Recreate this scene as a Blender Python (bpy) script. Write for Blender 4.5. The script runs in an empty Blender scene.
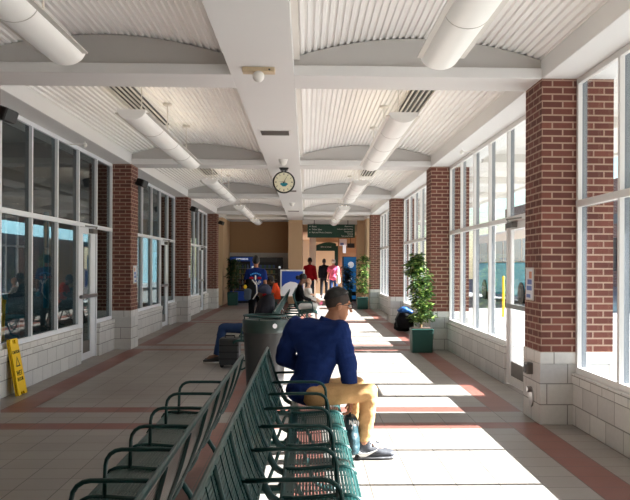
import bpy, bmesh, math, random
import numpy as np
from mathutils import Vector, Matrix, noise
random.seed(7)
C = bpy.context.scene.collection
PI = math.pi
# ------------------------------------------------------------------ camera
F, CH = 845.0, 1.53                      # focal length in px of a 630 px wide frame, eye height
cam = bpy.data.cameras.new('camera'); co = bpy.data.objects.new('camera', cam); C.objects.link(co)
co.location = (0, 0, CH); YAW, ROLL = math.radians(2.0), math.radians(.25)
co.rotation_mode = 'QUATERNION'; co.rotation_quaternion = (Matrix.Rotation(-YAW, 3, 'Z') @ Matrix.Rotation(PI/2, 3, 'X') @ Matrix.Rotation(ROLL, 3, 'Z')).to_quaternion()
cam.sensor_width = 36; cam.lens = F/630*36
cam.shift_x = (315-306.6-F*math.tan(YAW))/630; cam.shift_y = (265.8-250)/630
cam.clip_start = .05; cam.clip_end = 400
bpy.context.scene.camera = co

# ------------------------------------------------------------------ materials
class N:
    """small node-expression helper"""
    def __init__(s, m): s.t = m.node_tree; s.n = s.t.nodes; s.l = s.t.links
    def new(s, typ, **k):
        nd = s.n.new(typ)
        for a, v in k.items(): setattr(nd, a, v)
        return nd
    def link(s, a, b): s.l.new(a, b)
    def val(s, sock, v):
        if isinstance(v, bpy.types.NodeSocket): s.l.new(v, sock)
        else: sock.default_value = v
    def m(s, op, a, b=0.0, c=0.0):
        nd = s.new('ShaderNodeMath', operation=op)
        for i, v in enumerate((a, b, c)): s.val(nd.inputs[i], v)
        return nd.outputs[0]
    def between(s, x, lo, hi): return s.m('MULTIPLY', s.m('GREATER_THAN', x, lo), s.m('LESS_THAN', x, hi))
    def mix(s, f, a, b):
        nd = s.new('ShaderNodeMix', data_type='RGBA'); s.val(nd.inputs[0], f)
        for i, v in ((6, a), (7, b)): s.val(nd.inputs[i], v if isinstance(v, bpy.types.NodeSocket) else tuple(v)+((1,) if len(v) == 3 else ()))
        return nd.outputs[2]
def lin(r, g, b): return tuple(((c/255+.055)/1.055)**2.4 if c/255 > .04045 else c/255/12.92 for c in (r, g, b))
def base(name):
    m = bpy.data.materials.new(name); m.use_nodes = True
    return m, N(m), m.node_tree.nodes['Principled BSDF']
def mat(name, col, rough=.6, metal=0, var=.0, scale=20, bump=0, emit=0, spec=.5):
    m, n, p = base(name)
    p.inputs['Roughness'].default_value = rough; p.inputs['Metallic'].default_value = metal
    p.inputs['Specular IOR Level'].default_value = spec
    p.inputs['Base Color'].default_value = tuple(col)+(1,)
    if var or bump:
        tc = n.new('ShaderNodeTexCoord'); nz = n.new('ShaderNodeTexNoise'); nz.inputs['Scale'].default_value = scale; nz.inputs['Detail'].default_value = 4
        n.link(tc.outputs['Object'], nz.inputs['Vector'])
        if var:
            n.link(n.mix(nz.outputs[0], [max(0, c*(1-var)) for c in col], [min(1, c*(1+var)) for c in col]), p.inputs['Base Color'])
        if bump:
            b = n.new('ShaderNodeBump'); b.inputs['Strength'].default_value = bump; b.inputs['Distance'].default_value = .01
            n.link(nz.outputs[0], b.inputs['Height']); n.link(b.outputs[0], p.inputs['Normal'])
    if emit:
        p.inputs['Emission Color'].default_value = tuple(col)+(1,); p.inputs['Emission Strength'].default_value = emit
    return m
def masonry(name, c1, c2, mortar, bw, rh, ms, x0, y0, z0, rough=.85, bump=.5, nvar=.12):
    m, n, p = base(name)
    g = n.new('ShaderNodeNewGeometry'); sp = n.new('ShaderNodeSeparateXYZ'); sn = n.new('ShaderNodeSeparateXYZ')
    n.link(g.outputs['Position'], sp.inputs[0]); n.link(g.outputs['True Normal'], sn.inputs[0])
    useY = n.m('GREATER_THAN', n.m('ABSOLUTE', sn.outputs[0]), n.m('ABSOLUTE', sn.outputs[1]))
    u = n.m('ADD', n.m('MULTIPLY', useY, n.m('SUBTRACT', sp.outputs[1], y0)), n.m('MULTIPLY', n.m('SUBTRACT', 1.0, useY), n.m('SUBTRACT', sp.outputs[0], x0)))
    v = n.m('SUBTRACT', sp.outputs[2], z0)
    cb = n.new('ShaderNodeCombineXYZ'); n.link(u, cb.inputs[0]); n.link(v, cb.inputs[1])
    br = n.new('ShaderNodeTexBrick'); br.offset = .5; br.squash = 1
    n.link(cb.outputs[0], br.inputs['Vector'])
    br.inputs['Color1'].default_value = c1+(1,); br.inputs['Color2'].default_value = c2+(1,); br.inputs['Mortar'].default_value = mortar+(1,)
    br.inputs['Scale'].default_value = 1; br.inputs['Mortar Size'].default_value = ms; br.inputs['Mortar Smooth'].default_value = .1
    br.inputs['Brick Width'].default_value = bw; br.inputs['Row Height'].default_value = rh; br.inputs['Bias'].default_value = 0
    nz = n.new('ShaderNodeTexNoise'); nz.inputs['Scale'].default_value = 25; nz.inputs['Detail'].default_value = 5; n.link(g.outputs['Position'], nz.inputs['Vector'])
    hs = n.new('ShaderNodeHueSaturation'); n.link(br.outputs['Color'], hs.inputs['Color'])
    n.link(n.m('ADD', 1-nvar, n.m('MULTIPLY', nz.outputs[0], 2*nvar)), hs.inputs['Value'])
    n.link(hs.outputs[0], p.inputs['Base Color'])
    b = n.new('ShaderNodeBump'); b.inputs['Strength'].default_value = bump; b.inputs['Distance'].default_value = .006
    n.link(n.m('ADD', n.m('MULTIPLY', br.outputs['Fac'], -1.0), n.m('MULTIPLY', nz.outputs[0], .4)), b.inputs['Height']); n.link(b.outputs[0], p.inputs['Normal'])
    p.inputs['Roughness'].default_value = rough; p.inputs['Specular IOR Level'].default_value = .25
    return m
BAY, Y0, PW = 7.3, 8.12, .61             # bay pitch, near face of the second pair of brick columns, column depth
XR, XL, ZS = 2.275, -3.18, 3.355          # column faces towards the hall, soffit height
M = {}
M['brick'] = masonry('red_brick', lin(118, 72, 62), lin(94, 58, 52), lin(166, 140, 124), .2032, .0677, .008, XR, Y0, .70)
M['brick_sh'] = masonry('red_brick_other_wall', lin(118, 72, 62), lin(94, 58, 52), lin(166, 140, 124), .2032, .0677, .008, XL, Y0, .70)
M['block'] = masonry('split_face_block', lin(208, 206, 203), lin(194, 192, 190), lin(146, 144, 142), .4064, .2032, .006, 2.33, Y0+.1, -.0096, bump=.8, nvar=.09)
M['cap'] = masonry('cap_block', lin(216, 214, 210), lin(204, 201, 198), lin(144, 140, 135), .30, .5, .005, 2.4, Y0+.2, -.02, bump=.6, nvar=.09)
M['white'] = mat('white_painted_steel', lin(214, 210, 204), .5, var=.03, scale=3)
M['beam'] = mat('pale_grey_paint', lin(194, 191, 188), .6, var=.03, scale=2)
M['soffit'] = mat('warm_white_paint', lin(224, 223, 222), .7, var=.02, scale=2)
M['deck'] = mat('white_corrugated_deck', lin(239, 238, 237), .6, var=.04, scale=1.5)
M['frame'] = mat('white_window_frame', lin(226, 224, 222), .4, var=.02, scale=4)
M['frame_sh'] = mat('white_window_frame_cool_lit', lin(228, 231, 236), .4, metal=.0, var=.02, scale=4)  # same white frame, with the cool light put into its tint
M['anod'] = mat('dark_anodised_frame', lin(104, 112, 122), .4, var=.03)
M['tan'] = mat('tan_paint', lin(202, 172, 138), .7, var=.05, scale=1.5)
M['tan_dark'] = mat('darkened_tan_paint', lin(170, 136, 100), .75, var=.05, scale=1.5)  # tan darkened by the end recess's shade; also colours the brown passage wall
M['grey_panel'] = mat('grey_panel_paint', lin(196, 196, 194), .6, var=.05, scale=2)
M['green'] = mat('dark_green_coated_steel', lin(14, 58, 56), .42, var=.1, scale=30, spec=.4)
M['green_lt'] = mat('green_planter_plastic', lin(20, 70, 62), .5, var=.1, scale=8)
M['black'] = mat('black_plastic', lin(18, 18, 20), .5, var=.1, scale=20)
M['dark'] = mat('charcoal_plastic', lin(48, 50, 52), .55, var=.1, scale=20)
M['chrome'] = mat('brushed_steel', lin(180, 180, 180), .3, metal=1, var=.04)
M['steel_dk'] = mat('dull_grey_steel', lin(120, 118, 114), .45, metal=.8, var=.05)
M['yellow'] = mat('yellow_plastic', lin(246, 200, 8), .45, var=.04, scale=10)
M['white_pl'] = mat('white_plastic', lin(235, 233, 228), .45, var=.02)
M['ivory'] = mat('ivory_plastic', lin(206, 186, 154), .5, var=.02)
M['soil'] = mat('dark_soil', lin(60, 44, 32), .95, var=.3, scale=60, bump=.8)
M['bark'] = mat('pale_bark', lin(150, 124, 92), .9, var=.2, scale=30, bump=.5)
M['sign'] = mat('dark_green_sign', lin(10, 62, 48), .5, var=.04, scale=5)
M['blue'] = mat('bright_blue_panel', lin(40, 130, 205), .35, var=.08, scale=3, emit=.25)
M['blue_dk'] = mat('deep_blue_panel', lin(24, 64, 150), .35, var=.08, scale=3, emit=.10)
M['white_gl'] = mat('backlit_white', lin(225, 235, 245), .4, var=.02, emit=.5)
M['diffuser'] = mat('lit_acrylic_diffuser', lin(240, 238, 234), .4, emit=.10)
M['tube'] = mat('fluorescent_tube', (1.0, .86, .66), .5, emit=4)
M['concrete'] = mat('pale_concrete', lin(128, 128, 126), .9, var=.06, scale=3, bump=.2)
M['asphalt'] = mat('grey_asphalt', lin(92, 92, 92), .9, var=.15, scale=30, bump=.3)
M['teal'] = mat('teal_paint', lin(50, 150, 176), .4, var=.04, scale=2)
def glass(name, tint, k0, k1):
    m = bpy.data.materials.new(name); m.use_nodes = True; n = N(m); n.n.remove(n.n['Principled BSDF'])
    t = n.new('ShaderNodeBsdfTransparent'); t.inputs[0].default_value = tint+(1,)
    g = n.new('ShaderNodeBsdfGlossy'); g.inputs['Roughness'].default_value = 0.0
    lw = n.new('ShaderNodeLayerWeight'); lw.inputs[0].default_value = .5
    f = n.m('ADD', k0, n.m('MULTIPLY', n.m('POWER', lw.outputs['Facing'], 5.0), k1))
    mx = n.new('ShaderNodeMixShader'); n.link(f, mx.inputs[0]); n.link(t.outputs[0], mx.inputs[1]); n.link(g.outputs[0], mx.inputs[2])
    n.link(mx.outputs[0], n.n['Material Output'].inputs[0]); return m
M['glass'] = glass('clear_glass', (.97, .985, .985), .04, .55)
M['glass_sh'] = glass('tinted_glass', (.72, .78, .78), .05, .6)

def floor_material():
    m, n, p = base('quarry_tile_floor')
    T = BAY/24
    g = n.new('ShaderNodeNewGeometry'); s = n.new('ShaderNodeSeparateXYZ'); n.link(g.outputs['Position'], s.inputs[0])
    x, y = s.outputs[0], s.outputs[1]
    u = n.m('DIVIDE', n.m('SUBTRACT', x, 1.97), T); v = n.m('DIVIDE', n.m('SUBTRACT', y, 7.93), T)
    fu, fv = n.m('FRACT', u), n.m('FRACT', v)
    gw = .022
    edge = n.m('MAXIMUM', n.m('GREATER_THAN', n.m('ABSOLUTE', n.m('SUBTRACT', fu, .5)), .5-gw/2), n.m('GREATER_THAN', n.m('ABSOLUTE', n.m('SUBTRACT', fv, .5)), .5-gw/2))
    t = n.m('FLOORED_MODULO', v, 24.0)
    inside = n.between(x, 1.97-17*T, 1.97+T)
    band = n.m('MULTIPLY', n.m('MAXIMUM', n.between(t, 0, 1), n.between(t, 3, 4)), inside)
    strip = n.m('MAXIMUM', n.between(x, 1.97, 1.97+T), n.between(x, 1.97-17*T, 1.97-16*T))
    strip = n.m('MAXIMUM', strip, n.m('MAXIMUM', n.between(x, -.91, -.91+T), n.between(x, 1.97-7*T, 1.97-6*T)))
    strip = n.m('MULTIPLY', strip, n.m('SUBTRACT', 1.0, n.between(t, 1, 3)))
    red = n.m('MAXIMUM', band, strip)
    wn = n.new('ShaderNodeTexWhiteNoise'); cb = n.new('ShaderNodeCombineXYZ')
    n.link(n.m('FLOOR', u), cb.inputs[0]); n.link(n.m('FLOOR', v), cb.inputs[1]); n.link(cb.outputs[0], wn.inputs['Vector'])
    nz = n.new('ShaderNodeTexNoise'); nz.inputs['Scale'].default_value = 1.2; nz.inputs['Detail'].default_value = 6; n.link(g.outputs['Position'], nz.inputs['Vector'])
    nf = n.new('ShaderNodeTexNoise'); nf.inputs['Scale'].default_value = 40; n.link(g.outputs['Position'], nf.inputs['Vector'])
    col = n.mix(red, lin(142, 136, 130), lin(124, 77, 68))
    col = n.mix(edge, col, lin(76, 72, 68))
    # an old spill mark by the shaded wall
    dx, dy = n.m('DIVIDE', n.m('ADD', x, 2.15), .75), n.m('DIVIDE', n.m('SUBTRACT', y, 10.4), .95)
    d = n.m('SQRT', n.m('ADD', n.m('MULTIPLY', dx, dx), n.m('MULTIPLY', dy, dy)))
    st = n.m('MULTIPLY', n.m('MAXIMUM', n.m('SUBTRACT', 1.0, d), 0.0), n.m('MULTIPLY', nz.outputs[0], .9))
    col = n.mix(st, col, lin(88, 74, 62))
    hs = n.new('ShaderNodeHueSaturation'); n.link(col, hs.inputs['Color'])
    n.link(n.m('ADD', .82, n.m('ADD', n.m('MULTIPLY', wn.outputs['Value'], .12), n.m('ADD', n.m('MULTIPLY', nz.outputs[0], .16), n.m('MULTIPLY', nf.outputs[0], .1)))), hs.inputs['Value'])
    n.link(hs.outputs[0], p.inputs['Base Color'])
    n.link(n.m('ADD', .30, n.m('MULTIPLY', nz.outputs[0], .25)), p.inputs['Roughness']); p.inputs['Specular IOR Level'].default_value = .35
    b = n.new('ShaderNodeBump'); b.inputs['Strength'].default_value = .25; b.inputs['Distance'].default_value = .003
    n.link(n.m('MULTIPLY', edge, -1.0), b.inputs['Height']); n.link(b.outputs[0], p.inputs['Normal'])
    return m
M['floor'] = floor_material()

# ------------------------------------------------------------------ mesh helpers
class MB:
    def __init__(s): s.v = []; s.f = []; s.mi = []; s.cur = 0
    def add(s, vs, fs):
        k = len(s.v); s.v += [tuple(a) for a in vs]
        for f in fs: s.f.append(tuple(i+k for i in f)); s.mi.append(s.cur)
        return s
    def box(s, x0, x1, y0, y1, z0, z1, mtx=None):
        vs = [Vector((x, y, z)) for x in (x0, x1) for y in (y0, y1) for z in (z0, z1)]
        if mtx: vs = [mtx @ v for v in vs]
        return s.add(vs, [(0, 1, 3, 2), (4, 6, 7, 5), (0, 4, 5, 1), (2, 3, 7, 6), (0, 2, 6, 4), (1, 5, 7, 3)])
    def tube(s, pts, r, seg=8, closed=False):
        pts = [Vector(p) for p in pts]; n = len(pts); rr = r if isinstance(r, (list, tuple)) else [r]*n
        up = None; rings = []
        for i, p in enumerate(pts):
            a = pts[(i-1) % n] if (closed or i) else p; b = pts[(i+1) % n] if (closed or i < n-1) else p
            d = (b-a).normalized()
            if up is None: up = Vector((0, 0, 1)) if abs(d.z) < .9 else Vector((0, 1, 0))
            sx = d.cross(up)
            if sx.length < 1e-6: sx = d.cross(Vector((1, 0, 0)))
            sx.normalize(); up = sx.cross(d).normalized()
            rings.append([p + (sx*math.cos(t) + up*math.sin(t))*rr[i] for t in (2*PI*k/seg for k in range(seg))])
        vs = [q for ring in rings for q in ring]; fs = []
        for i in range(n if closed else n-1):
            for k in range(seg):
                a, b = i*seg+k, i*seg+(k+1) % seg; c, d = ((i+1) % n)*seg+(k+1) % seg, ((i+1) % n)*seg+k
                fs.append((a, b, c, d))
        if not closed: fs += [tuple(range(seg))[::-1], tuple((n-1)*seg+k for k in range(seg))]
        return s.add(vs, fs)
    def ribbon(s, pts, nrm_off, wid, th):
        """flat bar swept along pts in the XZ plane: width wid along Y, thickness th normal to the path"""
        pts = [Vector(p) for p in pts]; n = len(pts); vs = []
        for i, p in enumerate(pts):
            d = (pts[min(i+1, n-1)]-pts[max(i-1, 0)]).normalized(); nn = Vector((-d.z, 0, d.x))
            for sy, sn in ((-1, -1), (1, -1), (1, 1), (-1, 1)): vs.append(p + Vector((0, sy*wid/2, 0)) + nn*sn*th/2)
        fs = [(i*4+k, i*4+(k+1) % 4, (i+1)*4+(k+1) % 4, (i+1)*4+k) for i in range(n-1) for k in range(4)]
        fs += [(3, 2, 1, 0), tuple((n-1)*4+k for k in range(4))]
        return s.add(vs, fs)
    def prism(s, poly, y0, y1):
        """polygon in (x, z), extruded from y0 to y1"""
        n = len(poly)
        return s.add([(x, y0, z) for x, z in poly]+[(x, y1, z) for x, z in poly],
                     [tuple(range(n)), tuple(range(2*n-1, n-1, -1))]+[(i, i+n, (i+1) % n+n, (i+1) % n) for i in range(n)])
    def lathe(s, c, prof, seg=24, sx=1, sy=1):
        vs = [(c[0]+r*math.cos(2*PI*k/seg)*sx, c[1]+r*math.sin(2*PI*k/seg)*sy, c[2]+z) for r, z in prof for k in range(seg)]
        n = len(prof)
        fs = [(i*seg+k, i*seg+(k+1) % seg, (i+1)*seg+(k+1) % seg, (i+1)*seg+k) for i in range(n-1) for k in range(seg)]
        fs += [tuple(range(seg))[::-1], tuple((n-1)*seg+k for k in range(seg))]
        return s.add(vs, fs)
    def ball(s, c, r, basis=None, nu=14, nv=9):
        r = (r, r, r) if not isinstance(r, (tuple, list)) else r
        b = basis or Matrix.Identity(3); c = Vector(c); vs = [c+b @ Vector((0, 0, r[2]))]
        for j in range(1, nv):
            a = PI*j/nv
            for k in range(nu):
                t = 2*PI*k/nu; vs.append(c+b @ Vector((r[0]*math.sin(a)*math.cos(t), r[1]*math.sin(a)*math.sin(t), r[2]*math.cos(a))))
        vs.append(c-b @ Vector((0, 0, r[2]))); fs = [(0, 1+k, 1+(k+1) % nu) for k in range(nu)]
        for j in range(nv-2):
            for k in range(nu): fs.append((1+j*nu+k, 1+(j+1)*nu+k, 1+(j+1)*nu+(k+1) % nu, 1+j*nu+(k+1) % nu))
        L = len(vs)-1; fs += [(L, 1+(nv-2)*nu+(k+1) % nu, 1+(nv-2)*nu+k) for k in range(nu)]
        return s.add(vs, fs)
    def mesh(s, name, off=(0, 0, 0)):
        me = bpy.data.meshes.new(name); o = Vector(off)
        me.from_pydata([Vector(v)-o for v in s.v], [], s.f); me.update()
        bm = bmesh.new(); bm.from_mesh(me); bmesh.ops.recalc_face_normals(bm, faces=bm.faces); bm.to_mesh(me); bm.free()
        return me
    def build(s, name, mats, parent=None, smooth=False, bevel=0, origin=None):
        mats = mats if isinstance(mats, (list, tuple)) else [mats]
        off = world_loc(parent) if parent else Vector(origin or (0, 0, 0))
        me = s.mesh(name, off)
        for m in mats: me.materials.append(M[m] if isinstance(m, str) else m)
        for p, i in zip(me.polygons, s.mi): p.material_index = i
        if smooth: me.polygons.foreach_set('use_smooth', [True]*len(me.polygons)); 
        o = bpy.data.objects.new(name, me); C.objects.link(o)
        if parent: o.parent = parent
        else: o.location = off
        if smooth:
            try: me.set_sharp_from_angle(angle=math.radians(40))
            except Exception: pass
        if bevel:
            b = o.modifiers.new('edge', 'BEVEL'); b.width = bevel; b.segments = 2; b.limit_method = 'ANGLE'
        return o
def world_loc(o):
    l = Vector((0, 0, 0))
    while o is not None: l = l+Vector(o.location); o = o.parent
    return l
def struct(o): o['kind'] = 'structure'; return o
def tag(o, label, cat, group=None):
    o['label'] = label; o['category'] = cat
    if group: o['group'] = group
    return o
def thing(name, label, cat, loc, group=None):
    o = bpy.data.objects.new(name, None); C.objects.link(o); o.location = loc; o.empty_display_size = .1
    return tag(o, label, cat, group)
def sthing(name, loc):
    o = bpy.data.objects.new(name, None); C.objects.link(o); o.location = loc; o['kind'] = 'structure'; return o
def lettering(text, size, mtx, mtl, parent, name='lettering', align='LEFT', depth=.0015):
    cu = bpy.data.curves.new('t', 'FONT'); cu.body = text; cu.size = size; cu.align_x = align; cu.align_y = 'CENTER'; cu.extrude = depth
    tmp = bpy.data.objects.new('t', cu); C.objects.link(tmp); bpy.context.view_layer.update()
    me = bpy.data.meshes.new_from_object(tmp.evaluated_get(bpy.context.evaluated_depsgraph_get()))
    bpy.data.objects.remove(tmp); bpy.data.curves.remove(cu)
    off = world_loc(parent); me.transform(mtx); me.transform(Matrix.Translation(-off)); me.materials.clear(); me.materials.append(M[mtl])
    o = bpy.data.objects.new(name, me); C.objects.link(o); o.parent = parent; return o
def facing_mtx(origin, right, up):
    r, u = Vector(right).normalized(), Vector(up).normalized(); n = r.cross(u)
    return Matrix(((r.x, u.x, n.x, origin[0]), (r.y, u.y, n.y, origin[1]), (r.z, u.z, n.z, origin[2]), (0, 0, 0, 1)))

# ------------------------------------------------------------------ setting: floor, columns, beams, deck
colY = [Y0-BAY+BAY*k for k in range(5)]          # .86, 8.16, 15.46, 22.76, 30.06
YE, YB = 34.0, -1.6                               # end wall plane, wall behind the camera
fl = MB().box(-3.9, 2.95, YB, 47, -.2, 0).build('floor', 'floor'); struct(fl)
def pillar(x0, x1, y, inner, m):
    p = sthing('brick_column', ((x0+x1)/2, y+PW/2, 0))
    b = MB().box(x0, x1, y, y+PW, .70, ZS+.01).build('brick_shaft', m, p)
    e = .012
    MB().box(x0-(e if inner < 0 else 0), x1+(e if inner > 0 else 0), y-e, y+PW+e, 0, .586).build('block_base', 'block', p, bevel=.006)
    MB().box(x0-(e if inner < 0 else 0), x1+(e if inner > 0 else 0), y-e, y+PW+e, .588, .70).build('cap_course', 'cap', p, bevel=.006)
for y in colY:
    pillar(XR, 2.98, y, -1, 'brick'); pillar(-3.9, XL+(.05 if y < 9 else 0), y, 1, 'brick_sh')
# longitudinal beams
def beamx(name, x0, x1, z0, z1, y0=YB, y1=YE+1.4, m='soffit'):
    return struct(MB().box(x0, x1, y0, y1, z0, z1).build(name, m, bevel=.008))
cb = sthing('centre_beam', (-.43, 0, ZS))
MB().box(-.73, -.13, YB, YE+1.4, ZS, 3.62).build('soffit_box', 'soffit', cb)
MB().box(-.13, -.075, YB, YE, ZS+.16, 3.60).build('edge_angle', 'white', cb); MB().box(-.785, -.73, YB, YE, ZS+.16, 3.60).build('edge_angle', 'white', cb)
beamx('edge_beam', XR, 2.98, ZS, 3.85, m='soffit'); beamx('edge_beam', -3.9, XL, ZS, 3.85, m='soffit')
VR, VL = (-.13, XR), (XL, -.73)
def arch(x, V):
    c, h = (V[0]+V[1])/2, (V[1]-V[0])/2
    return 3.545+.195*(1-((x-c)/h)**2)
def deck(V):
    P, D = .063, .021; xs = []
    x = V[0]-.06
    while x < V[1]+.06:
        xs += [(x, 0), (x+P*.45, 0), (x+P*.55, D), (x+P*.92, D)]; x += P
    y0, y1 = YB, YE+1.4; vs, fs = [], []
    for x, d in xs:
        z = arch(min(max(x, V[0]), V[1]), V)+d
        vs += [(x, y0, z), (x, y1, z), (x, y1, z+.012), (x, y0, z+.012)]
    n = len(xs)
    for i in range(n-1):
        a, b = i*4, i*4+4
        fs += [(a, a+1, b+1, b), (a+3, b+3, b+2, a+2)]
    m = MB(); m.add(vs, fs); return struct(m.build('ceiling', 'deck'))
deck(VR); deck(VL)
struct(MB().box(-4.0, 3.1, YB, YE+1.4, 3.86, 4.02).build('roof_slab', 'beam'))
beams = colY+[33.45]
for y in beams:
    cbm = sthing('cross_beam', (0, y+PW/2, ZS))
    for V in (VR, VL):
        n = 24; pts = [(V[0]+(V[1]-V[0])*i/n) for i in range(n+1)]
        poly = [(V[0], ZS+.10), (V[1], ZS+.10)]+[(x, arch(x, V)-.002) for x in reversed(pts)]
        MB().prism(poly, y+.05, y+PW-.05).build('web', 'beam', cbm)
        MB().box(V[0], V[1], y, y+PW, ZS, ZS+.10).build('flange', 'soffit', cbm, bevel=.005)
# walls under the windows, windows and doors
NP = 6
def frames_box(mb, xa, xb, ya, yb, za, zb): mb.box(xa, xb, ya, yb, za, zb)
wn = [0]; dn = [0]
def window_bay(side, y0, y1, door, npan=NP):
    """side +1: sunny wall, -1: shaded wall"""
    xg = 2.66 if side > 0 else -3.56
    xi = 2.585 if side > 0 else -3.47                 # hall face of the low wall
    xo = xg+.16*side
    zs = .50 if side > 0 else .55
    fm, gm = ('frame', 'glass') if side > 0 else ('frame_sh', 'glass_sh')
    pitch = (y1-y0)/npan; ztr = 2.14 if side > 0 else 2.16
    d0 = d1 = None
    if door is not None: d0, d1 = y0+door*pitch, y0+(door+1)*pitch
    segs = [(y0, y1)] if door is None else [s for s in ((y0, d0), (d1, y1)) if s[1]-s[0] > .05]
    for a, b in segs:
        w = sthing('wall_right' if side > 0 else 'wall_left', (xi, (a+b)/2, 0))
        lo, hi = sorted((xi, xo))
        MB().box(lo, hi, a, b, 0, zs-.10).build('block_courses', 'block', w, bevel=.004)
        lo, hi = sorted((xi-.012*side, xo))
        MB().box(lo, hi, a, b, zs-.098, zs).build('cap_course', 'cap', w, bevel=.005)
    wn[0] += 1
    w = sthing('window_%d' % wn[0], (xg, (y0+y1)/2, zs))
    fb, gl = MB(), MB(); hw, hd = .024, .045
    fx = (xg-hd*side, xg-.004*side) if side > 0 else (xg+.004, xg+hd)
    fo = (xg-.004, xg+hd) if side > 0 else (xg-hd, xg+.004)
    ob = MB()
    zt = ZS-.002
    for i in range(npan+1):
        y = y0+i*pitch
        ya, yb = (y, y+2*hw) if i == 0 else ((y-2*hw, y) if i == npan else (y-hw, y+hw))
        zlo = 0 if door is not None and i in (door, door+1) else zs
        fb.box(fx[0], fx[1], ya, yb, zlo, zt); ob.box(fo[0], fo[1], ya+.004, yb-.004, zlo, zt)
    for a, b in segs: fb.box(fx[0]+.001, fx[1]-.001, a, b, zs, zs+.06)
    fb.box(fx[0]+.001, fx[1]-.001, y0, y1, zt-.055, zt); fb.box(fx[0]-.004, fx[1]+.004, y0, y1, ztr-.032, ztr+.032)
    for i in range(npan):
        a, b = y0+i*pitch+hw, y0+(i+1)*pitch-hw
        gl.box(xg-.004, xg+.004, a, b, ztr+.03, zt-.05)
        if i != door: gl.box(xg-.004, xg+.004, a, b, zs+.055, ztr-.03)
    for a, b in segs: ob.box(fo[0], fo[1]-.001, a, b, zs, zs+.056)
    ob.box(fo[0], fo[1]-.001, y0, y1, ztr-.028, ztr+.028); ob.build('outer_frame', 'anod', w)
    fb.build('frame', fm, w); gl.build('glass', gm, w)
    if door is not None:
        dn[0] += 1
        d = sthing('door_%d' % dn[0], (xg, (d0+d1)/2, 0)); a, b = d0+hw+.004, d1-hw-.004; st = .09 if side > 0 else (.30 if y0 < 10 else .2)
        s = MB(); X = (xg-.022, xg+.022); tp = ztr-.034
        s.box(*X, a, a+st, .012, tp).box(*X, b-st, b, .012, tp).box(*X, a+st, b-st, tp-.1, tp).box(*X, a+st, b-st, .012, .12)
        s.build('stile', fm, d)
        MB().box(xg-.004, xg+.004, a+st-.005, b-st+.005, .30, tp-.095).build('glass', gm, d)
        MB().box(xg-.012, xg+.012, a+st-.005, b-st+.005, .11, .305).build('kick_plate', 'steel_dk', d)
        hx = xg-.075*side
        hb = MB(); hb.box(min(hx, hx+.03*side), max(hx, hx+.03*side), a+.03, b-.03, 1.0, 1.055)
        for yy in (a+.05, b-.05): hb.box(min(hx, xg), max(hx, xg), yy-.02, yy+.02, 1.01, 1.045)
        hb.build('push_bar', 'chrome', d)
        cl = MB(); cl.box(min(hx-.02*side, xg-.02*side), max(hx-.02*side, xg-.02*side), b-.42, b-.14, tp-.085, tp-.015)
        cl.tube([(hx-.03*side, b-.28, tp-.005), (hx-.10*side, b-.5, tp+.01), (xg-.05*side, b-.75, tp+.02)], .011, 6)
        cl.build('door_closer', 'steel_dk', d)
for k in range(4):
    window_bay(1, colY[k]+PW, colY[k+1], 1 if k else None); window_bay(-1, colY[k]+PW, colY[k+1], 4)
window_bay(1, colY[4]+PW, 32.35, None, 2); window_bay(-1, colY[4]+PW, 32.35, None, 2)
# plain wall ends
for x0, x1, s in ((2.30, 2.98, 'right'), (-3.9, -3.2, 'left')):
    struct(MB().box(x0, x1, 32.35, YE+1.4, 0, ZS).build('wall_'+s, 'tan'))
    struct(MB().box(x0, x1, YB, colY[0], 0, ZS).build('wall_'+s, 'tan'))
struct(MB().box(-3.9, 2.98, YB-.2, YB, 0, 3.9).build('wall_back', 'tan'))
# end of the hall: pillar between the vending alcove and the passage
struct(MB().box(-.74, -.17, YE-.1, YE+1.4, 0, ZS).build('end_pillar', 'tan', bevel=.01))
struct(MB().box(-3.2, -.74, 35.35, 35.5, 2.06, ZS).build('wall_end', 'tan_dark'))  # same tan as the pillar, recess shade put into the colour
struct(MB().box(-3.2, -.74, 35.32, 35.5, 0, 2.06).build('wall_alcove', 'grey_panel'))
struct(MB().box(2.02, 2.30, YE-.1, YE+.4, 0, ZS).build('end_pillar', 'tan', bevel=.01))
struct(MB().box(-3.9, 2.98, 35.4, 36, ZS, 3.9).build('wall_header', 'soffit'))
struct(MB().box(-.17, 2.02, YE-.06, YE+.3, 3.20, ZS).build('wall_header', 'soffit'))
# passage beyond the sign
struct(MB().box(-.2, 3.2, 35.4, 47, 2.95, 3.4).build('ceiling_passage', 'tan'))
struct(MB().box(-.32, -.17, 35.4, 39, 0, 2.95).build('wall_passage', 'tan'))
struct(MB().box(2.6, 2.75, YE+1.4, 37.3, 0, 2.95).build('wall_passage', 'tan'))
struct(MB().box(2.6, 2.75, 37.3, 45.0, 2.3, 2.95).build('wall_passage', 'tan'))
struct(MB().box(-1.2, 3.2, 46.5, 46.7, 0, 2.95).build('wall_far', 'tan'))
struct(MB().box(.12, .42, 38.6, 38.8, 0, 2.95).build('trim_1', 'frame'))
struct(MB().box(1.30, 1.46, 39.2, 39.4, 0, 2.45).build('trim_2', 'sign'))
struct(MB().box(1.46, 2.6, 39.25, 39.4, 0, 2.95).build('wall_passage', 'tan_dark'))
struct(MB().box(.42, 1.46, 39.2, 39.4, 2.62, 2.95).build('wall_passage', 'tan'))
# ground outside
struct(MB().box(2.98, 9.0, -8, 75, -.25, -.03).build('pavement', 'concrete'))
struct(MB().box(9.0, 60, -20, 110, -.3, -.12).build('road', 'concrete'))
struct(MB().box(-60, -3.9, -30, 110, -.3, -.06).build('ground_platform', 'asphalt'))

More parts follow.
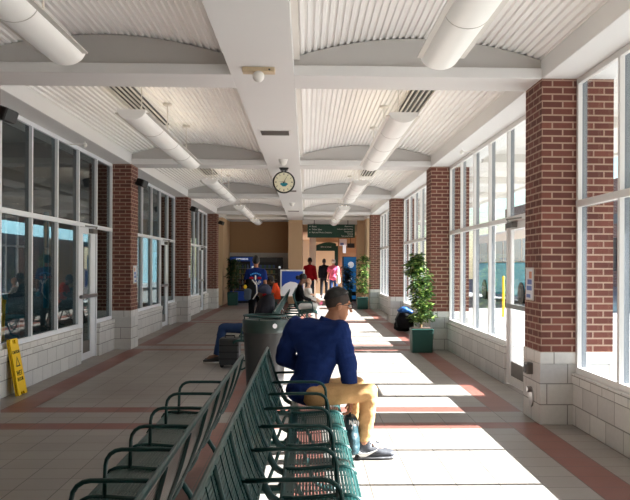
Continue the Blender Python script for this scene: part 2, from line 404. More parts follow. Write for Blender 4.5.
# ------------------------------------------------------------------ benches
PIT = .579
MX = -.3975                                       # mid plane between the two back-to-back rows
BACK = [(.080, .855), (.094, .80), (.112, .73), (.135, .66), (.16, .59), (.19, .525)]
GAPP = [(.205, .48), (.235, .43), (.28, .405)]
SEAT = [(.285, .422), (.36, .418), (.45, .424), (.54, .432), (.61, .432), (.65, .418), (.665, .39)]
def dense(p, n):
    d = [0]
    for a, b in zip(p, p[1:]): d.append(d[-1]+math.dist(a, b))
    out = []
    for i in range(n):
        t = d[-1]*i/(n-1); k = max(j for j in range(len(d)-1) if d[j] <= t+1e-9)
        w = (t-d[k])/(d[k+1]-d[k]); out.append((p[k][0]+(p[k+1][0]-p[k][0])*w, p[k][1]+(p[k+1][1]-p[k][1])*w))
    return out
def bench_meshes(s):
    """meshes of one seat module, local: x from the mid plane, y from the module's near divider"""
    w0, w1 = .012, PIT-.012; me = {}
    P = lambda q, y: Vector((s*q[0], y, q[1]))
    b = MB(); bp = dense(BACK, 9)
    bs = dense(BACK, 21)
    for i, q in enumerate(bs):
        a, c = bs[max(i-1, 0)], bs[min(i+1, 20)]; d = Vector((c[0]-a[0], 0, c[1]-a[1])).normalized()*.0068; n = Vector((-d.z, 0, d.x)).normalized()*.002
        vs = []
        for y in (w0, w1):
            for e, f in ((-1, -1), (1, -1), (1, 1), (-1, 1)):
                v = Vector((q[0], y, q[1]))+d*e+n*f; v.x *= s; vs.append(v)
        b.add(vs, [(0, 1, 5, 4), (1, 2, 6, 5), (2, 3, 7, 6), (3, 0, 4, 7), (0, 3, 2, 1), (4, 5, 6, 7)])
    for i in range(4):
        y = w0+(w1-w0)*(i+.5)/4; b.ribbon([P((q[0]+.004, q[1]), y) for q in bp], 0, .006, .004)
    for q, r in ((BACK[0], .013), (BACK[-1], .009)): b.tube([P(q, w0-.012), P(q, w1+.012)], r, 8)
    me['backrest'] = b.mesh('backrest')
    b = MB(); sp = dense(SEAT, 25)
    for i, q in enumerate(sp):
        a, c = sp[max(i-1, 0)], sp[min(i+1, 24)]; d = Vector((c[0]-a[0], 0, c[1]-a[1])).normalized()*.0066; n = Vector((-d.z, 0, d.x)).normalized()*.002
        vs = []
        for y in (w0, w1):
            for e, f in ((-1, -1), (1, -1), (1, 1), (-1, 1)):
                v = Vector((q[0], y, q[1]))+d*e+n*f; v.x *= s; vs.append(v)
        b.add(vs, [(0, 1, 5, 4), (1, 2, 6, 5), (2, 3, 7, 6), (3, 0, 4, 7), (0, 3, 2, 1), (4, 5, 6, 7)])
    for i in range(2): 
        y = w0+(w1-w0)*(i+.5)/2; b.ribbon([P((q[0], q[1]-.004), y) for q in sp], 0, .006, .004)
    for q in (SEAT[0], SEAT[-1]): b.tube([P(q, w0), P(q, w1)], .010, 8)
    me['seat'] = b.mesh('seat')
    b = MB(); path = dense(BACK+GAPP+SEAT, 34)
    b.ribbon([P(q, 0) for q in path], 0, .016, .034); me['divider'] = b.mesh('divider')
    b = MB(); arm = [(.135, .655), (.30, .66), (.47, .66)]+[(.47+.075*math.sin(t), .585+.075*math.cos(t)) for t in (PI/8, PI/4, 3*PI/8, PI/2)]+[(.548, .50), (.55, .43)]
    b.tube([P(q, 0) for q in arm], .0105, 8); me['armrest'] = b.mesh('armrest')
    b = MB(); leg = [(.60, .012), (.52, .018), (.46, .06), (.42, .16), (.38, .28), (.33, .355), (.27, .355), (.22, .28), (.18, .16), (.14, .06), (.08, .018), (.02, .012)]
    b.ribbon([P(q, 0) for q in dense(leg, 30)], 0, .045, .022)
    me['leg'] = b.mesh('leg')
    for k, v in me.items():
        v.materials.append(M['green'])
        v.polygons.foreach_set('use_smooth', [k in ('armrest', 'divider', 'leg')]*len(v.polygons))
    return me
BM = {1: bench_meshes(1), -1: bench_meshes(-1)}
def bench(s, y0, n, label):
    t = thing('bench', label, 'bench', (MX, y0, 0))
    def put(kind, y):
        o = bpy.data.objects.new(kind, BM[s][kind]); C.objects.link(o); o.parent = t; o.location = (0, y, 0)
    for i in range(n): put('seat', i*PIT); put('backrest', i*PIT)
    for i in range(n+1): put('divider', i*PIT); put('armrest', i*PIT)
    for i in range(0, n+1, 2): put('leg', i*PIT)
    MB().box(*sorted((MX+s*.27, MX+s*.33)), y0-.03, y0+n*PIT+.03, .365, .400).build('beam', 'green', t)
    for i in range(0, n+1, 2):
        if s > 0: MB().tube([(MX-.14, y0+i*PIT-.12, .345), (MX+.28, y0+i*PIT-.12, .345)], .022, 8).build('tie_bar', 'green', t)
    return t
yR = 6.91-8*PIT
bench(1, yR, 8, 'green slatted steel bench in the sun with the man in the blue jacket on it')
bench(-1, yR, 7, 'empty green slatted steel bench in shade, back to back with the sunlit bench')
bench(-1, 12.35, 20, 'long green bench beyond the litter bin, with the reclining man in jeans')
bench(1, 19.9, 10, 'green bench far down the hall with the woman and baby on it')

# ------------------------------------------------------------------ fittings overhead
FX = {1: 1.06, -1: -1.91}
for s, nm in ((1, 'sunny'), (-1, 'shaded')):
    for k, (ya, yb) in enumerate(((2.0, 6.75), (9.25, 14.0), (16.6, 21.3), (23.9, 28.6), (30.9, 33.2))):
        x, zc, r = FX[s], 3.22, .155
        pos = ['over the nearest seats', 'in the bay before the clock', 'just past the clock', 'second past the clock', 'last before the end wall'][k]
        t = thing('pendant_light', 'long white half-round hanging light on the %s side, %s' % (nm, pos), 'light', (x, ya, zc), 'long hanging lights')
        prof = [(-r, 0)]+[(-r*math.cos(a), -.115*math.sin(a)) for a in (PI*i/16 for i in range(1, 16))]+[(r, 0)]
        inner = [(px*.96, pz*.93+.004) for px, pz in reversed(prof)]
        h = MB()
        n = len(prof); ring = prof+inner; nn = len(ring); ys = [ya, yb]
        h.add([(x+px, y, zc+pz) for y in ys for px, pz in ring], [(i, (i+1) % nn, nn+(i+1) % nn, nn+i) for i in range(nn)])
        for y in (ya, yb):
            h.add([(x+px, y+dy, zc+pz) for dy in (-.004, .004) for px, pz in prof], [tuple(range(n)), tuple(range(2*n-1, n-1, -1))]+[(i, i+n, (i+1) % n+n, (i+1) % n) for i in range(n)])
        h.build('housing', 'diffuser', t, smooth=True)
        for f in (.25, .5, .75):
            yy = ya+(yb-ya)*f; j = MB(); j.tube([(x+px*1.008, yy, zc+pz*1.01) for px, pz in prof], .004, 5)
            j.build('joint_ring', 'white', t)
        for dx in (-.06, .06): MB().tube([(x+dx, ya+.08, zc+.0), (x+dx, yb-.08, zc+.0)], .016, 8).build('lamp', 'tube', t)
        V = VR if s > 0 else VL
        for f in (.12, .5, .88):
            yy = ya+(yb-ya)*f; zt = arch(x, V)
            MB().tube([(x, yy, zc-.02), (x, yy, zt-.02)], .007, 6).build('stem', 'white', t)
            MB().lathe((x, yy, zt-.03), [(.06, 0), (.06, .03)], 14).build('ceiling_plate', 'white', t)
        MB().box(x-.19, x+.19, ya+.06, yb-.06, zc-.035, zc-.025).build('reflector', 'white', t)
for s, nm in ((1, 'sunny'), (-1, 'shaded')):
    for k, (ya, yb) in enumerate(((9.0, 13.1), (16.4, 20.2), (23.6, 27.2))):
        xc = FX[s]+.36*s; V = VR if s > 0 else VL; z = min(arch(xc-.13, V), arch(xc+.13, V))-.03
        t = thing('slot_diffuser', 'black slotted air diffuser in the %s vault, %s' % (nm, ['above the bay before the clock', 'in the bay past the clock', 'deep down the hall'][k]), 'air vent', (xc, ya, z))
        MB().box(xc-.14, xc+.14, ya, yb, z, z+.03).build('plenum', 'black', t)
        for q in range(5):
            xx = xc-.13+q*.065; MB().box(xx-.006, xx+.006, ya, yb, z-.025, z).build('blade', 'white', t)
# things on the centre beam
def ceiling_plate(x, y, w, d, z=ZS): return (x-w/2, x+w/2, y-d/2, y+d/2, z)
e = thing('emergency_light', 'beige emergency light plate with a round lamp under the beam', 'light', (-.45, 7.85, ZS))
MB().box(-.6, -.3, 7.78, 7.90, ZS-.045, ZS).build('plate', 'ivory', e, bevel=.006); 
MB().ball((-.45, 7.80, ZS-.085), (.055, .05, .055)).build('lamp_head', 'white_pl', e, smooth=True)
MB().ball((-.35, 7.775, ZS-.025), .009).build('indicator', 'black', e)
for i, (x, y, w, d) in enumerate(((-.44, 11.6, .44, .42), (-.44, 20.6, .42, .4), (-.44, 28.2, .42, .4))):
    v = thing('air_vent', 'grey louvred air vent in the centre beam, %s' % ['before the clock', 'behind the clock', 'far behind the clock'][i], 'air vent', (x, y, ZS))
    MB().box(x-w/2, x+w/2, y-d/2, y+d/2, ZS-.008, ZS).build('frame', 'soffit', v)
    g = MB()
    for q in range(9):
        yy = y-d/2+.04+(d-.08)*q/8; g.box(x-w/2+.03, x+w/2-.03, yy-.012, yy+.012, ZS-.016, ZS-.008)
    g.build('grille', 'steel_dk', v)
for i, (x, y) in enumerate(((-.41, 14.55), (-.43, 18.7), (-.43, 24.6))):
    v = thing('smoke_detector', 'white dome detector under the centre beam, %s' % ['just before the clock', 'just behind the clock', 'farthest down the hall'][i], 'detector', (x, y, ZS))
    MB().lathe((x, y, ZS-.03), [(.075, 0), (.08, .03)], 20).build('plate', 'white_pl', v); MB().ball((x, y, ZS-.04), (.065, .065, .07)).build('dome', 'white_pl', v, smooth=True)
for s, x, y in ((-1, XL-.1, 12.6), (1, XR+.12, 13.0)):
    v = thing('security_sensor', 'small white sensor on a stub above the %s windows' % ('shaded' if s < 0 else 'sunny'), 'sensor', (x, y, ZS))
    MB().tube([(x, y, ZS), (x, y, ZS-.05), (x+.22*-s*-1, y, ZS-.05)], .008, 6).build('stub', 'white_pl', v)
    MB().ball((x, y, ZS-.06), .035).build('sensor_head', 'white_pl', v, smooth=True)
# clock
ck = thing('hanging_clock', 'round cream double-faced clock with a teal emblem hanging under the centre beam', 'clock', (-.43, 15.8, ZS))
cx, cy, cz, cr = -.43, 15.8, 3.085, .19
MB().box(cx-.085, cx+.085, cy-.05, cy+.05, ZS-.022, ZS).build('mounting_plate', 'dark', ck)
MB().box(cx-.07, cx+.07, cy-.035, cy+.035, ZS-.05, ZS-.022).build('bracket', 'dark', ck)
for d in (-.035, .035): MB().tube([(cx+d, cy, ZS-.04), (cx+d, cy, cz+cr-.01)], .012, 8).build('rod', 'dark', ck)
b = MB(); b.tube([(cx+cr*math.cos(a), cy+dy, cz+cr*math.sin(a)) for dy in (0,) for a in (2*PI*k/40 for k in range(40))], .020, 8, True); b.build('case', 'dark', ck, smooth=True)
M['face'] = mat('cream_clock_face', lin(236, 232, 204), .5, var=.02)
M['teal_dk'] = mat('teal_emblem', lin(24, 132, 148), .5, var=.02)
def disc(mb, c, r, y0, y1, n=36): mb.prism([(c[0]+r*math.cos(2*PI*k/n), c[1]+r*math.sin(2*PI*k/n)) for k in range(n)], y0, y1)
b = MB(); disc(b, (cx, cz), cr-.01, cy-.03, cy+.03); b.build('face', 'face', ck)
b = MB()
for k in range(12):
    a = 2*PI*k/12; r0, r1 = (.135, .165); c_, s_ = math.cos(a), math.sin(a)
    w = .007 if k % 3 == 0 else .004
    b.prism([(cx+c_*r0-s_*w, cz+s_*r0+c_*w), (cx+c_*r1-s_*w, cz+s_*r1+c_*w), (cx+c_*r1+s_*w, cz+s_*r1-c_*w), (cx+c_*r0+s_*w, cz+s_*r0-c_*w)], cy-.033, cy-.03)
b.build('hour_mark', 'dark', ck)
b = MB(); b.prism([(cx-.075, cz-.035), (cx-.05, cz-.015), (cx+.05, cz-.015), (cx+.08, cz-.035), (cx+.03, cz-.08), (cx-.02, cz-.08)], cy-.034, cy-.03); b.build('emblem', 'teal_dk', ck)
for a, L, w in ((math.radians(62), .155, .006), (math.radians(176), .10, .008)):
    c_, s_ = math.cos(a), math.sin(a)
    MB().prism([(cx-c_*.03-s_*w, cz-s_*.03+c_*w), (cx+c_*L, cz+s_*L), (cx-c_*.03+s_*w, cz-s_*.03-c_*w)], cy-.039, cy-.035).build('hand', 'black', ck)
# speakers on the shaded columns
for k, w in enumerate(('nearest', 'second', 'third', 'fourth')):
    y = colY[k+1]+(.55 if k == 0 else .36); x = XL
    t = thing('wall_speaker', 'black wall speaker under the soffit on the %s brick column of the shaded wall' % w, 'speaker', (x, y, 3.0))
    mt = Matrix.Translation((x+.12, y, 3.05)) @ Matrix.Rotation(math.radians(18), 4, 'Y') @ Matrix.Rotation(math.radians(-12), 4, 'Z') @ Matrix.Scale(.75, 4)
    MB().box(-.09, .10, -.16, .16, -.09, .09, mt).build('cabinet', 'black', t, bevel=.02)
    MB().box(.10, .106, -.14, .14, -.075, .075, mt).build('grille', 'dark', t)
    MB().tube([(x, y, 3.05), (x+.08, y, 3.05)], .02, 8).build('bracket', 'black', t)
# notices on the columns
M['paper'] = mat('white_notice_paper', lin(224, 226, 232), .5, var=.03, scale=12)
M['print'] = mat('blue_print', lin(96, 120, 180), .5, var=.1, scale=30); M['print2'] = mat('orange_print', lin(206, 140, 110), .5, var=.1, scale=30)
def notice(s, y, lab):
    x = XR if s > 0 else XL; n = -s
    t = thing('notice', lab, 'sign', (x, y, 1.35))
    def bx(y0, y1, z0, z1, d0, d1, nm, m): MB().box(*sorted((x+n*d0, x+n*d1)), y0, y1, z0, z1).build(nm, m, t)
    bx(y-.14, y+.14, 1.19, 1.52, .0, .010, 'holder', 'white'); bx(y-.125, y+.125, 1.205, 1.505, .010, .013, 'sheet', 'paper')
    bx(y-.10, y+.06, 1.35, 1.40, .013, .0145, 'printed_block', 'print'); bx(y-.10, y+.0, 1.41, 1.48, .013, .0145, 'printed_block', 'print2')
    bx(y-.10, y+.09, 1.29, 1.335, .013, .0145, 'printed_block', 'print'); bx(y-.05, y+.10, 1.215, 1.25, .013, .0145, 'printed_block', 'print')
notice(1, colY[1]+.40, 'framed paper notice on the nearest brick column of the sunny wall')
for k, w in ((2, 'second'), (3, 'third')): notice(-1, colY[k]+.33, 'small framed notice on the %s brick column of the shaded wall' % w)
# outlet box and round steel plate on the near sunny column base
t = thing('outlet_box', 'grey metal box on the stone base of the nearest sunny column', 'outlet', (XR, colY[1]+.29, .5))
MB().box(XR-.075, XR-.012, colY[1]+.24, colY[1]+.36, .455, .57).build('box', 'steel_dk', t, bevel=.006); MB().box(XR-.082, XR-.075, colY[1]+.255, colY[1]+.345, .47, .555).build('cover', 'dark', t)
t = thing('steel_plate', 'oval steel access plate low on the base of the nearest sunny column', 'plate', (XR, colY[1]+.27, .22))
b = MB(); n = 24
b.add([(XR-.012-d, colY[1]+.29+.075*math.cos(2*PI*k/n), .225+.10*math.sin(2*PI*k/n)) for d in (0, .012) for k in range(n)], [tuple(range(n)), tuple(range(n, 2*n))]+[(k, (k+1) % n, n+(k+1) % n, n+k) for k in range(n)])
b.build('plate', 'chrome', t); MB().tube([(XR-.02, colY[1]+.29, .30), (XR-.06, colY[1]+.29, .30)], .03, 12).build('knob', 'chrome', t)

# ------------------------------------------------------------------ wet floor sign leaning on the shaded wall
t = thing('wet_floor_sign', 'folded yellow caution wet floor sign leaning against the shaded wall', 'sign', (-3.4, 10.05, 0))
H = .66; lean = math.atan2(.11, .62)
mt = Matrix.Translation((-3.335, 10.05, .005)) @ Matrix.Rotation(-lean, 4, 'Y')
def sign_panel(x0, x1, nm):
    b = MB()
    pts = [(-.15, 0), (-.06, 0), (-.05, .035), (.05, .035), (.06, 0), (.15, 0), (.135, H-.03), (.12, H), (.045, H), (.045, H-.06), (-.045, H-.06), (-.045, H), (-.12, H), (-.135, H-.03)]
    vs = [mt @ Vector((x, y, z)) for x in (x0, x1) for y, z in pts]; n = len(pts)
    b.add(vs, [tuple(range(n)), tuple(range(2*n-1, n-1, -1))]+[(i, (i+1) % n, (i+1) % n+n, i+n) for i in range(n)])
    b.box(x0, x1, -.05, .05, H-.015, H, mt); b.build(nm, 'yellow', t)
sign_panel(0, .014, 'front_panel'); sign_panel(-.026, -.012, 'rear_panel')
up = (mt.to_3x3() @ Vector((0, 0, 1))); nrm = mt.to_3x3() @ Vector((1, 0, 0))
def on_sign(z): return facing_mtx(mt @ Vector((.0155, 0, z)), (0, 1, 0), up)
lettering('CAUTION', .052, on_sign(.50), 'black', t, align='CENTER'); lettering('WET', .085, on_sign(.25), 'black', t, align='CENTER'); lettering('FLOOR', .06, on_sign(.18), 'black', t, align='CENTER')
b = MB(); tri = [(-.07, .33), (.07, .33), (0, .45)]; tin = [(-.045, .345), (.045, .345), (0, .425)]
b.add([mt @ Vector((x, y, z)) for x in (.0145, .0165) for y, z in tri+tin], [(0, 1, 4, 3), (1, 2, 5, 4), (2, 0, 3, 5), (6, 9, 10, 7), (7, 10, 11, 8), (8, 11, 9, 6)])
b.build('warning_symbol', 'black', t)

# ------------------------------------------------------------------ litter bin
bx, by = -.515, 10.6
t = thing('litter_bin', 'round charcoal litter bin with a green collar between the two bench groups', 'bin', (bx, by, 0))
M['bin'] = mat('dark_grey_slats', lin(46, 48, 48), .5, var=.12, scale=12)
M['collar'] = mat('green_black_collar', lin(28, 50, 46), .4, var=.1, scale=20)
MB().lathe((bx, by, 0), [(.225, 0), (.23, .02), (.27, .70), (.27, .715), (.23, .715), (.21, .10), (.0, .10)], 36).build('body', 'bin', t, smooth=True)
MB().lathe((bx, by, 0), [(.275, .70), (.283, .72), (.286, .84), (.28, .86), (.235, .865), (.23, .84), (.23, .72)], 36).build('collar', 'collar', t, smooth=True)
MB().tube([(bx+.265*math.cos(a), by+.265*math.sin(a), .905) for a in (2*PI*k/36 for k in range(36))], .012, 8, True).build('rim', 'green', t, smooth=True)
for k in range(6):
    a = 2*PI*k/6+.3; MB().tube([(bx+.265*math.cos(a), by+.265*math.sin(a), .85), (bx+.265*math.cos(a), by+.265*math.sin(a), .905)], .008, 6).build('rim_post', 'green', t)
b = MB(); sc = Vector((bx+.13, by-.252, .79)); rt = Vector((.88, .47, 0)); 
b.add([sc+rt*.03*math.cos(2*PI*k/20)+Vector((0, 0, 1))*.03*math.sin(2*PI*k/20)+Vector((.47, -.88, 0))*d for d in (0, .004) for k in range(20)], [tuple(range(20)), tuple(range(20, 40))]+[(k, (k+1) % 20, 20+(k+1) % 20, 20+k) for k in range(20)])
b.build('sticker', 'paper', t)
M['stuff_black'] = mat('black_liner_film', lin(24, 24, 26), .35, var=.1, bump=.5)
MB().lathe((bx, by, 0), [(.222, .40), (.228, .80), (.224, .82), (.21, .80), (.2, .42)], 30).build('liner', 'stuff_black', t, smooth=True)

# ------------------------------------------------------------------ potted plants
M['leaf'] = mat('green_leaf', lin(62, 96, 44), .45, var=.35, scale=6); M['leaf2'] = mat('light_green_leaf', lin(140, 162, 84), .45, var=.2, scale=6)
M['leaf_dk'] = mat('dark_green_leaf', lin(40, 74, 34), .5, var=.3, scale=6)
def planter(t, x, y, w, h, m='green_lt'):
    b = MB(); k = .44
    for z0, z1, a, c in ((0, h-.04, w*.46, w*.485), (h-.04, h, w*.5, w*.5)):
        b.add([(x+sx*q, y+sy*q, z) for z, q in ((z0, a), (z1, c)) for sx, sy in ((-1, -1), (1, -1), (1, 1), (-1, 1))], [(3, 2, 1, 0), (4, 5, 6, 7)]+[(i, (i+1) % 4, 4+(i+1) % 4, 4+i) for i in range(4)])
    b.build('planter', m, t, bevel=.012)
    MB().box(x-w*.44, x+w*.44, y-w*.44, y+w*.44, h-.01, h+.012).build('soil', 'soil', t)
def plant(label, x, y, w, h, top, rad, nl, ls, mats, seed, droop=.5, cat='plant', skew=0, slim=False):
    rnd = random.Random(seed); t = thing('potted_ficus', label, cat, (x, y, 0), 'plants in square green planters'); planter(t, x, y, w, h)
    trunk = MB(); tips = []
    for k in range(3):
        a = rnd.uniform(0, 6.28); p = [Vector((x+.03*math.cos(a), y+.03*math.sin(a), h))]
        n = 7
        for i in range(1, n):
            f = i/(n-1); p.append(Vector((x+skew*f+rad*.35*f*math.cos(a+f)+rnd.uniform(-.02, .02), y+rad*.35*f*math.sin(a+f), h+(top-h)*.92*f)))
        trunk.tube(p, [.016*(1-.75*i/(n-1)) for i in range(n)], 6)
        for i in range(1, n):
            for q in range(4):
                b = rnd.uniform(0, 6.28); L = rad*rnd.uniform(.4, .95)*(1.1-.35*abs(i/(n-1)-.55)); e_ = p[i]+Vector((L*math.cos(b), L*math.sin(b), rnd.uniform(-.05, .15)*1.0))
                trunk.tube([p[i], (p[i]+e_)/2+Vector((0, 0, .03)), e_], [.006, .004, .002], 4); tips.append((p[i], e_))
    trunk.build('trunk', 'bark', t, smooth=True)
    f = MB()
    for i in range(nl):
        a, c = rnd.choice(tips); pos = a.lerp(c, rnd.uniform(.3, 1.05))+Vector((rnd.gauss(0, .03), rnd.gauss(0, .03), rnd.gauss(0, .035)))
        th = rnd.uniform(0, 6.28); d = Vector((math.cos(th), math.sin(th), rnd.uniform(-droop-.3, .35))).normalized(); sd = d.cross(Vector((0, 0, 1))).normalized(); nn = sd.cross(d)
        L = ls*rnd.uniform(.7, 1.25); W = L*.24
        f.cur = 1 if rnd.random() < .3 else 0
        f.add([pos, pos+d*L*.45+sd*W+nn*.008, pos+d*L, pos+d*L*.45-sd*W+nn*.008, pos+d*L*.5-nn*.01], [(0, 1, 4), (1, 2, 4), (2, 3, 4), (3, 0, 4)])
    f.build('foliage', mats, t)
    return t
plant('tall leafy ficus in a green planter by the second sunny brick column', 2.05, 15.02, .39, .42, 1.70, .21, 2400, .09, ['leaf', 'leaf2'], 3)
plant('ficus in a green planter far along the sunny wall by the fourth column', 1.98, 29.9, .40, .42, 1.85, .26, 600, .15, ['leaf', 'leaf2'], 5)
plant('dark ficus in a green planter where the shaded wall meets the alcove', -2.82, 32.5, .40, .50, 1.75, .30, 500, .16, ['leaf_dk', 'leaf'], 8)
plant('dark potted bush standing before the bright blue vending machine', 1.75, 35.6, .34, .5, 1.45, .26, 420, .15, ['leaf_dk', 'leaf_dk'], 11)

# ------------------------------------------------------------------ vending machines
def vend(label, x0, x1, y, h, kind):
    d = .8; t = thing('vending_machine', label, 'vending machine', ((x0+x1)/2, y, 0)); w = x1-x0
    MB().box(x0, x1, y+.04, y+d, .06, h).build('cabinet', 'black' if kind != 'blue' else 'dark', t, bevel=.015)
    MB().box(x0+.05, x1-.05, y+.08, y+d-.05, 0, .06).build('plinth', 'black', t)
    if kind == 'blue':
        MB().box(x0+.04, x1-.01, y, y+.04, .10, h-.02).build('front_panel', 'blue', t, bevel=.008)
        b = MB(); disc(b, (x0+w*.5, h-.35), .13, y-.004, y); b.build('graphic', 'white_gl', t)
        b = MB(); disc(b, (x0+w*.42, h*.50), .10, y-.004, y); b.build('graphic', 'white_gl', t)
        MB().box(x0+.09, x0+.2, y-.006, y, .75, 1.15).build('selection_panel', 'blue_dk', t); MB().box(x0+.25, x1-.12, y-.006, y, .25, .42).build('delivery_door', 'black', t)
    else:
        gx1 = x1-.22*w
        MB().box(x0+.02, gx1, y, y+.04, h-.20, h-.02).build('header', 'blue_dk' if kind == 'left' else 'dark', t)
        MB().box(gx1, x1-.02, y, y+.04, .10, h-.02).build('control_panel', 'blue_dk' if kind == 'left' else 'black', t)
        MB().box(x0+.02, gx1, y, y+.04, .10, .48).build('lower_panel', 'blue_dk' if kind == 'left' else 'black', t)
        MB().box(gx1+.05, x1-.06, y-.006, y, 1.1, 1.35).build('keypad', 'dark', t); MB().box(gx1+.06, x1-.08, y-.006, y, 1.42, 1.5).build('display', 'white_gl', t)
        MB().box(x0+.02, x0+.05, y, y+.04, .48, h-.20).build('window_frame', 'dark', t)
        if kind == 'left':
            b = MB()
            for i in range(9): b.box(x0+.26+i*.055, x0+.295+i*.055, y-.004, y, h-.14, h-.08)
            b.build('logo_lettering', 'white_gl', t)
        for i in range(5):
            z = .55+i*.215; MB().box(x0+.05, gx1, y+.012, y+.038, z-.02, z).build('shelf', 'steel_dk', t)
    return t
vend('tall vending machine with deep blue trim and lit header in the alcove', -3.12, -2.06, 34.5, 1.90, 'left')
vend('dark snack vending machine beside the blue-trimmed one, next to the tan pillar', -1.98, -.98, 34.5, 1.86, 'dark')
vend('bright blue drinks vending machine past the sign, beside the passage', 1.56, 2.26, 36.4, 1.93, 'blue')
cols = [lin(96, 44, 36), lin(120, 100, 50), lin(50, 70, 110), lin(120, 120, 124), lin(50, 80, 50)]
pm = [mat('pack_%d' % i, c, .4, var=.05) for i, c in enumerate(cols)]
bot = []
for i, m_ in enumerate(pm):
    b = MB().lathe((0, 0, 0), [(.034, 0), (.036, .02), (.036, .11), (.015, .15), (.015, .17)], 10); me = b.mesh('drink_bottle'); me.materials.append(m_); bot.append(me)
    b = MB(); b.box(-.045, .045, -.012, .012, 0, .14); me = b.mesh('snack_packet'); me.materials.append(m_); bot.append(me)
for mi, (x0, x1) in enumerate(((-3.05, -2.35), (-1.92, -1.28))):
    for i in range(5):
        for j in range(7):
            k = (i*3+j*2+j//2) % 5; o = bpy.data.objects.new('drink_bottle' if mi == 0 else 'snack_packet', bot[k*2+mi]); C.objects.link(o)
            o.location = (x0+.05+(x1-x0-.1)*j/6, 34.499, .55+.215*i+.001)
            if mi == 0: tag(o, 'drink bottle on a shelf of the vending machine with deep blue trim', 'bottle', 'bottles in the blue-trimmed machine')
            else: tag(o, 'snack packet on a shelf of the dark vending machine by the pillar', 'snack', 'packets in the dark machine')

# ------------------------------------------------------------------ signs at the far end
t = thing('hanging_sign', 'wide dark green direction sign with white lettering over the passage', 'sign', (.98, 33.9, 2.66))
MB().box(.03, 1.93, 33.84, 33.92, 2.655, 3.19).build('panel', 'sign', t, bevel=.006)
for x in (.3, 1.65): MB().tube([(x, 33.88, 3.18), (x, 33.88, ZS)], .015, 6).build('hanger', 'dark', t)
fm = lambda x, z: facing_mtx((x, 33.838, z), (1, 0, 0), (0, 0, 1))
for z, s in ((3.10, 'Buses'), (2.98, 'Ticket Sales'), (2.86, 'Rail and Metro Stations')):
    lettering(s, .085, fm(.20, z), 'white_pl', t); MB().prism([(.10, z), (.14, z+.025), (.14, z-.025)], 33.836, 33.84).build('arrow', 'white_pl', t)
for z, s in ((3.11, 'Restrooms'), (3.00, 'Lockers and Vending'), (2.90, 'Telephones'), (2.81, 'Parking'), (2.72, 'Taxi and Street')):
    lettering(s, .075, fm(1.85, z), 'white_pl', t, align='RIGHT')
t = thing('header_sign', 'dark green sign with a curved edge above the inner doorway', 'sign', (.9, 39.1, 2.2))
b = MB(); b.prism([(.44, 2.22), (1.36, 2.22)]+[(1.36-.92*i/10, 2.47+.15*math.sin(PI*(.2+.8*i/10))) for i in range(11)], 39.08, 39.18); b.build('panel', 'sign', t)
lettering('Exit to Street', .09, facing_mtx((.9, 39.075, 2.40), (1, 0, 0), (0, 0, 1)), 'white_pl', t, align='CENTER')
t = thing('exit_sign', 'small black exit sign box beside the passage', 'sign', (1.8, 34.6, 2.3))
MB().box(1.66, 1.96, 34.55, 34.62, 2.27, 2.45).build('box', 'black', t); MB().tube([(1.8, 34.6, 2.45), (1.8, 34.6, 3.3)], .012, 6).build('hanger', 'black', t)
t = thing('wall_poster', 'white paper poster on the brown wall of the passage', 'poster', (1.68, 39.2, 2.0))
MB().box(1.52, 1.86, 39.22, 39.25, 2.45, 2.78).build('header_sheet', 'paper', t); MB().box(1.68, 1.82, 39.215, 39.25, 2.12, 2.5).build('sheet', 'white_gl', t)
MB().box(1.56, 1.72, 39.21, 39.22, 2.5, 2.6).build('printed_block', 'print', t)
# framed board behind the far bench
t = thing('display_board', 'white framed blue picture board standing behind the seated woman', 'sign', (-.45, 27.0, 0))
MB().box(-.84, -.06, 27.0, 27.05, .55, 1.40).build('frame', 'white_pl', t, bevel=.008); MB().box(-.79, -.11, 26.99, 27.0, .60, 1.35).build('picture', 'blue_dk', t)
b = MB(); b.prism([(-.79, .60), (-.11, .60), (-.11, .80), (-.22, .92), (-.36, 1.0), (-.52, 1.02), (-.68, .95), (-.79, .84)], 26.985, 26.99); b.build('pale_shape', 'paper', t)
for x in (-.75, -.15): MB().box(x-.02, x+.02, 27.0, 27.05, 0, .56).build('post', 'white_pl', t); MB().box(x-.02, x+.02, 26.85, 27.2, 0, .03).build('foot', 'white_pl', t)

# ------------------------------------------------------------------ outside
t = thing('canopy', 'pale platform canopy outside the sunny windows', 'canopy', (4.1, 17, 3.4))
MB().box(2.99, 5.25, -6, 34.5, 3.44, 3.60).build('canopy_roof', 'white', t); MB().box(5.17, 5.25, -6, 34.5, 3.40, 3.75).build('fascia', 'white', t)
for k in range(12): MB().box(2.99, 5.2, -4+k*3.65, -3.85+k*3.65, 3.30, 3.44).build('rafter', 'white', t)
for k in range(5): MB().tube([(5.1, colY[k]+.3, -.05), (5.1, colY[k]+.3, 3.42)], .07, 12).build('post', 'white', t)
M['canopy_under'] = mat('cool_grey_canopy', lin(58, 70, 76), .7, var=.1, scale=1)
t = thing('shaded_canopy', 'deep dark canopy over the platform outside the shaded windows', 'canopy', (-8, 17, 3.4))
MB().box(-13, -3.92, -14, 60, 3.44, 3.7).build('canopy_roof', 'canopy_under', t)

